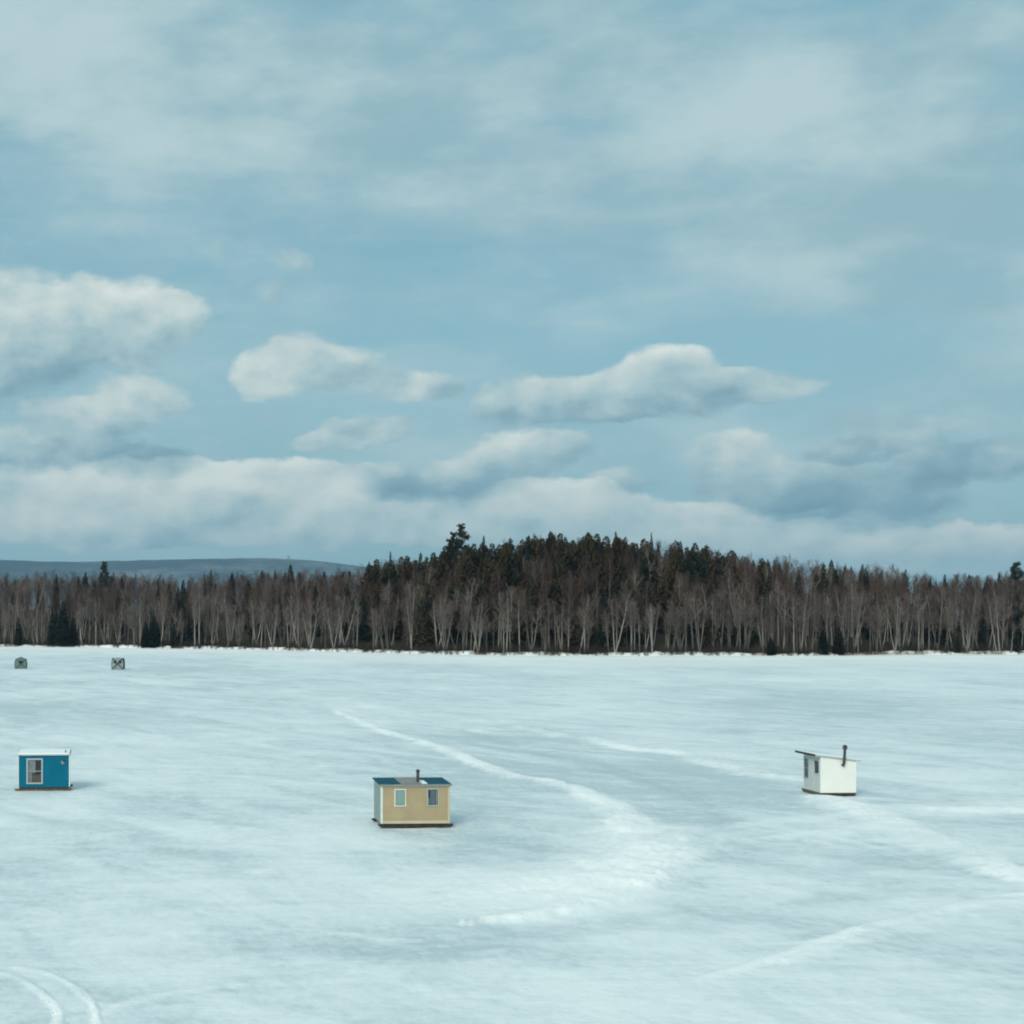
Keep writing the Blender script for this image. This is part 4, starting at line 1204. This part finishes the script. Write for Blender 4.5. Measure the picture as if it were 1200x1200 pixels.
# --- tan hut with teal roof
def tan_hut():
    w, d, rz = 3.0, 2.0, math.radians(2.5)
    c = hut_origin(446.5, 527, 970.3, d, rz); c.z = lake_z(c.x, c.y) + .0
    o = empty('ice_fishing_hut', c, rz, 'tan ice fishing hut with teal roof, two small windows and black stove pipe', 'hut', 'ice fishing huts on the lake')
    zb0 = .17; zt = 1.83
    hd, hw_ = d / 2, w / 2
    s = w / 79.0                                # metres per photo pixel on the front
    U = lambda px: (px - 447) * s - hw_
    ZZ = lambda py: zb0 + (965 - py) * s
    h1 = (U(463.5), U(474.5), ZZ(944), ZZ(926.5)); h2 = (U(501), U(512.5), ZZ(944), ZZ(926))
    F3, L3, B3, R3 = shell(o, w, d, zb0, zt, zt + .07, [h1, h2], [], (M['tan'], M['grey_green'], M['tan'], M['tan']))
    floor(o, w - .12, d - .12, zb0 - .03, zb0 + .04, M['darkwood'])
    # roof
    zf = lambda x, y: zt + .012 + (y + hd) * .03
    r = part('roof', slab(-hw_ - .06, hw_ + .09, -hd - .07, hd + .08, zf, .045), M['teal_roof'], o)
    part('fascia', slab(-hw_ - .062, hw_ + .092, -hd - .092, -hd - .071, lambda x, y: zt - .03, .082), M['greyroof'], r)
    # patch of grey older roofing by the stove pipe
    part('roofing_patch', slab(-.62, .42, -hd - .05, hd + .03, lambda x, y: zf(x, y) + .049, .012), M['greyroof'], r)
    part('roof_snow', slab(.30, .52, -hd - .06, -hd + .9, lambda x, y: zf(x, y) + .064, .02), M['snow'], r)
    # trims
    for sx in (-1, 1):
        x0 = sx * hw_
        part('corner_trim', box(min(x0 - sx * .075, x0 + sx * .015), max(x0 - sx * .075, x0 + sx * .015), -hd - .018, -hd - .001, zb0 + .002, zt - .04), M['pale'] if sx < 0 else M['cream'], o, .003)
    part('corner_trim', box(-hw_ - .018, -hw_ - .001, -hd - .018, -hd + .07, zb0 + .002, zt - .04), M['pale'], o, .003)
    part('base_board', box(-hw_ + .078, hw_ - .078, -hd - .02, -hd - .001, zb0 + .001, zb0 + .13), M['cream'], o, .003)
    part('head_board', box(-hw_ + .078, hw_ - .078, -hd - .016, -hd - .001, zt - .09, zt - .037), M['cream'], o, .003)
    for xs in (-.28, .94):
        part('batten', box(xs - .012, xs + .012, -hd - .007, -hd - .001, zb0 + .132, zt - .092), M['tan'], o)
    f1 = window(o, *h1[:2], h1[2], h1[3], F3, M['pale'], .045)
    cloth('blind', f1, h1[0] - .05, h1[1] + .05, h1[2] - .05, h1[3] + .05, F3, M['greenglass'], .075, 3, .003)
    f2 = window(o, *h2[:2], h2[2], h2[3], F3, M['frame'], .045, (0, 0))
    cloth('curtain', f2, h2[0] + .12, h2[1] + .05, h2[2] - .05, h2[3] + .05, F3, M['bluecurtain'], .10, 5)
    cloth('curtain', f2, h2[0] - .05, h2[0] + .10, h2[2] - .05, h2[2] + .30, F3, M['greycurtain'], .11, 3)
    xp = U(491.5)
    pz = zf(0, -.4)
    pipe(o, [(xp, -hd + .45, pz - .3), (xp, -hd + .45, pz + .25), (xp + .005, -hd + .45, pz + .50)], .065, M['steel'], (.085, .10))
    part('pipe_flashing', slab(xp - .16, xp + .16, -hd + .29, -hd + .61, lambda x, y: zf(x, y) + .063, .015), M['greyroof'], r)
    for yy in (-hd + .02, hd - .14):
        runner(o, -hw_ - .12, hw_ + .17, yy, yy + .12, .14, M['darkwood'])
    for k in range(4):
        x = -hw_ + .35 + k * (w - .7) / 3
        part('cross_beam', box(x - .05, x + .05, -hd + .145, hd - .145, .06, .14), M['darkwood'], o)
    # far end door (on the left side wall)
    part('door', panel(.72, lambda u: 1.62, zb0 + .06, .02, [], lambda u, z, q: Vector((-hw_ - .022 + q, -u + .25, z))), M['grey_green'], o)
    # drifted snow against the runners
    return o

# --- blue hut with white roof
def blue_hut():
    d = 2.0; rz = math.radians(3.5)
    c = hut_origin(22.5, 80.5, 927.2, d, rz); c.z = lake_z(c.x, c.y) + .0
    mpp = ground(51, 927).y / FPX
    w = 58.5 * mpp
    o = empty('ice_fishing_hut', c, rz, 'blue ice fishing hut with snowy white roof and one tall window', 'hut', 'ice fishing huts on the lake')
    hw_, hd = w / 2, d / 2; zb0 = .21
    U = lambda px: (px - 22.5) / 58 * w - hw_
    ZZ = lambda py: .15 + (921 - py) * mpp
    zt = ZZ(882.5)
    h1 = (U(33), U(48.5), ZZ(914), ZZ(887.5))
    F3, L3, B3, R3 = shell(o, w, d, zb0, zt, zt + .05, [h1], [], (M['blue'], M['blue'], M['blue'], M['white']))
    floor(o, w - .12, d - .12, zb0 - .03, zb0 + .04, M['darkwood'])
    zf = lambda x, y: zt + .012 + (y + hd) * .025
    r = part('roof', slab(-hw_ - .07, hw_ + .07, -hd - .08, hd + .08, zf, .035), M['offwhite_and_shade'], o)
    part('roof_snow', slab(-hw_ - .03, hw_ + .02, -hd - .05, hd + .05, lambda x, y: zf(x, y) + .038, .075), M['snow'], r, .025)
    for sx in (-1, 1):
        x0 = sx * hw_
        part('corner_trim', box(min(x0, x0 + sx * .055), max(x0, x0 + sx * .055), -hd - .012, -hd + .06, zb0 + .03, zt - .02), M['white'] if sx > 0 else M['pale'], o, .003)
    f1 = window(o, h1[0], h1[1], h1[2], h1[3], F3, M['frame'], .075, (0, 1))
    zm = (h1[2] + h1[3]) / 2
    cloth('curtain', f1, h1[0] - .04, h1[0] + (h1[1] - h1[0]) * .55, zm - .1, h1[3] + .04, F3, M['greycurtain'], .10, 6)
    cloth('curtain', f1, h1[0] - .04, h1[0] + (h1[1] - h1[0]) * .30, h1[2] - .04, zm + .0, F3, M['greycurtain'], .13, 3)
    cloth('hanging_cloth', f1, h1[0] + (h1[1] - h1[0]) * .15, h1[1] + .04, h1[2] - .04, zm - .22, F3, M['browncloth'], .2, 6, .03)
    # small round vent with a pale rim near the top right corner
    bm = bmesh.new(); cv = Vector((U(73.5), -hd - .02, ZZ(890.5)))
    bmesh.ops.create_cone(bm, cap_ends=True, segments=18, radius1=.10, radius2=.10, depth=.05, matrix=Matrix.Translation(cv) @ Matrix.Rotation(math.pi / 2, 4, 'X'))
    v_ = part('vent', bm, M['greyroof'], o)
    bm = bmesh.new()
    bmesh.ops.create_cone(bm, cap_ends=True, segments=18, radius1=.075, radius2=.06, depth=.04, matrix=Matrix.Translation(cv + Vector((.05, -.035, .07))) @ Matrix.Rotation(math.pi / 2, 4, 'X'))
    part('vent_cowl', bm, M['steel'], v_)
    # thin roof vent stub
    pipe(o, [(U(76.5), -hd + .2, zt), (U(76.5), -hd + .2, zt + .16), (U(76.5), -hd + .2, zt + .27)], .03, M['steel'])
    for yy in (-hd - .02, hd - .12):
        runner(o, -hw_ - .22, hw_ + .14, yy, yy + .12, .13, M['wood'])
    for k in range(4):
        x = -hw_ + .3 + k * (w - .6) / 3
        part('cross_beam', box(x - .05, x + .05, -hd + .105, hd - .125, .05, .12), M['darkwood'], o)
    part('sill_beam', box(-hw_ + .02, hw_ - .02, -hd + .0, -hd + .10, .135, .207), M['darkwood'], o)  # dark beam, its colour doubling as the shadow strip under the wall
    return o

# --- white hut with shed roof
def white_hut():
    rz = math.radians(2.5)
    w, d = 1.84, 1.95
    # near left corner of the walls at photo (959.5, 930)
    p = ground(961.8, 934.5)
    R_ = Matrix.Rotation(rz, 3, 'Z')
    c = p + R_ @ Vector((w / 2, d / 2, 0)); c.z = lake_z(c.x, c.y) + .02
    o = empty('ice_fishing_hut', c, rz, 'white ice fishing hut with slanting roof and stove pipe through its wall', 'hut', 'ice fishing huts on the lake')
    hw_, hd = w / 2, d / 2; zb0 = .16
    zl, zr = 2.00, 1.76
    hl = [(-.05, .40, 1.02, 1.72), (-.88, -.55, .85, 1.78)]   # left wall: u runs from back (-) to front (+)
    hl = [(-.86, -.38, .78, 1.76), (.28, .80, 1.12, 1.76)]
    F3, L3, B3, R3 = shell(o, w, d, zb0, 0, 0, [], hl, (M['white'], M['offwhite_and_shade'], M['white'], M['white']), slope='x', zl=zl, zr=zr)  # left wall in a greyer white: that side's shade is in its colour
    floor(o, w - .12, d - .12, zb0 - .03, zb0 + .04, M['darkwood'])
    sl = (zr - zl) / w
    zf = lambda x, y: zl + sl * (x + hw_) + .010
    r = part('roof', slab(-hw_ - .32, hw_ + .24, -hd - .07, hd + .25, zf, .06), M['frame'], o)
    part('fascia', slab(-hw_ - .34, -hw_ - .321, -hd - .07, hd + .25, lambda x, y: zf(x, y) - .03, .11), M['darkwood'], r)
    part('fascia', slab(-hw_ - .32, -hw_ + .02, -hd - .09, -hd - .071, lambda x, y: zf(x, y) - .02, .085), M['frame'], r)
    part('roof_snow', slab(-hw_ - .30, hw_ + .20, -hd - .03, hd + .22, lambda x, y: zf(x, y) + .063, .035), M['snow'], r, .012)
    for u0, u1, z0, z1 in hl:
        f = window(o, u0, u1, z0, z1, L3, M['frame'] if u0 < 0 else M['offwhite_and_shade'], .045, (0, 1) if u0 < 0 else (0, 0))
        if u0 < 0: cloth('curtain', f, u0 - .03, u1 + .03, z0 - .03, z1 + .03, L3, M['bluecurtain'], .10, 5)
    part('door', panel(.56, lambda u: 1.80, zb0 + .05, .02, [], lambda u, z, q: Vector((-hw_ - .022 + q, -u + .05, z))), M['offwhite_and_shade'], o)  # door in the same shade-darkened white as its wall
    part('corner_trim', box(-hw_ - .02, -hw_ + .07, -hd - .018, -hd - .001, zb0, zl - .03), M['white'], o, .003)
    # stove pipe: comes out of the front wall, elbows and rises past the roof
    mp = p.y / FPX
    xp = (986.8 - 959.5) * mp - hw_ - .06
    zp = zb0 + (930 - 897.5) * mp
    pipe(o, [(xp, -hd + .02, zp), (xp, -hd - .12, zp + .01), (xp + .01, -hd - .15, zp + .10), (xp + .04, -hd - .15, zp + .5), (xp + .06, -hd - .15, zp + .86)], .07, M['steel'], (.115, .17))
    for xx in (-hw_ - .0, hw_ - .13): runner_y(o, xx, xx + .12, -hd - .04, hd + .22, .15, M['wood'])
    part('sill_beam', box(-hw_ + .125, hw_ - .135, -hd + .0, -hd + .12, .03, .158), M['darkwood'], o)
    part('sill_beam', box(-hw_ + .125, hw_ - .135, hd - .12, hd, .03, .158), M['darkwood'], o)
    return o
tan_hut(); blue_hut(); white_hut()

# --- two far pop-up shelters
canvas = worn('grey_green_canvas', (.12, .18, .17), .15, .8, 2.0)
canvas_dark = worn('dark_canvas', (.035, .055, .055), .2, .8, 2.0)
canvas_pale = worn('pale_grey_canvas', (.26, .30, .30), .15, .8, 2.0)
def hub_shelter(px, py, w, h, rz, peak, label, mats, cross):
    c = ground(px, py)
    o = empty('pop_up_shelter', c, rz, label, 'shelter', 'pop-up fishing shelters near the far shore')
    hw_ = w / 2
    cs = [(-hw_, -hw_), (hw_, -hw_), (hw_, hw_), (-hw_, hw_)]
    for k in range(4):
        a, b = Vector((*cs[k], 0)), Vector((*cs[(k + 1) % 4], 0))
        out = Vector(((a + b).x, (a + b).y, 0)).normalized()
        bm = bmesh.new(); n_ = 6; g_ = {}
        for i in range(n_ + 1):
            for j in range(n_ + 1):
                u, v = i / n_, j / n_
                bulge = .16 * (1 - abs(2 * u - 1)) * (1 - abs(2 * v - 1))        # sides pushed out at the hub
                tp = .92 + .08 * (1 - v)
                p = (a.lerp(b, u)) * tp + out * bulge + Vector((0, 0, h * v - .04 * h * math.sin(u * math.pi) * (v == 1) * 0))
                g_[i, j] = bm.verts.new(p)
        for i in range(n_):
            for j in range(n_): bm.faces.new([g_[i, j], g_[i + 1, j], g_[i + 1, j + 1], g_[i, j + 1]])
        part('side_panel', bm, mats[0], o)
        # fibreglass poles crossing at the hub
        bm = bmesh.new(); hub = (a + b) / 2 * .96 + out * .19 + Vector((0, 0, h / 2))
        s_ = Soup()
        for q in (a * 1.0, b * 1.0, a * .92 + Vector((0, 0, h)), b * .92 + Vector((0, 0, h))): s_.tube([hub, (hub + q) / 2 + out * .02, q + out * .03], [.04 * cross, .035 * cross, .03 * cross], 5)
        vv, ff = s_.arrays(); me = mesh_np('pole_hub', vv, ff); me.materials.append(mats[1]); link(bpy.data.objects.new('pole_hub', me), o)
        if k == 0:
            for uu in ((-.34, -.10), (.10, .34)) if cross > 1 else ((-.16, .18),):
                bm = bmesh.new()
                y0 = -hw_ * .95 - .17
                bm.faces.new([bm.verts.new((w * uu[0], y0, h * .54)), bm.verts.new((w * uu[1], y0, h * .54)), bm.verts.new((w * uu[1], y0 + .02, h * .82)), bm.verts.new((w * uu[0], y0 + .02, h * .82))])
                bmesh.ops.solidify(bm, geom=bm.faces[:], thickness=.02)
                part('window_flap', bm, mats[2], o)
    bm = bmesh.new(); top = bm.verts.new((0, 0, h + peak)); vs_ = [bm.verts.new((x * .94, y * .94, h - .01)) for x, y in cs]
    ms_ = [bm.verts.new(((cs[k][0] + cs[(k + 1) % 4][0]) * .46, (cs[k][1] + cs[(k + 1) % 4][1]) * .46, h + peak * .12)) for k in range(4)]
    for k in range(4):
        bm.faces.new([vs_[k], ms_[k], top]); bm.faces.new([ms_[k], vs_[(k + 1) % 4], top])
    part('roof_panel', bm, mats[0], o)
    return o
hub_shelter(24.5, 783.5, 2.0, 1.75, math.radians(5), .42, 'green grey pop-up shelter near the far shore, leftmost, with peaked top', (canvas, canvas_dark, canvas_dark), 1.0)
hub_shelter(138.5, 784, 2.0, 1.95, math.radians(-3), .10, 'pale grey flat topped pop-up shelter with dark crossed poles near the far shore', (canvas_pale, canvas_dark, canvas_dark), 2.4)

# ------------------------------------------------------------------ haze
bm = box(-16500, 16500, -16500, 16500, -6, 640)
me = bpy.data.meshes.new('haze'); bm.to_mesh(me); bm.free()
hm = bpy.data.materials.new('thin_winter_haze'); hm.use_nodes = True
nt = hm.node_tree; nt.nodes.clear()
pv = nt.nodes.new('ShaderNodeVolumePrincipled'); pv.inputs['Color'].default_value = (.44, .76, 1.0, 1)
pv.inputs['Density'].default_value = 7.0e-5; pv.inputs['Anisotropy'].default_value = 0.0
ou = nt.nodes.new('ShaderNodeOutputMaterial'); nt.links.new(pv.outputs[0], ou.inputs['Volume'])
me.materials.append(hm)
tag(link(bpy.data.objects.new('haze', me)), 'thin blue winter haze in the air over the lake and the far ridge', 'haze', None, 'stuff')
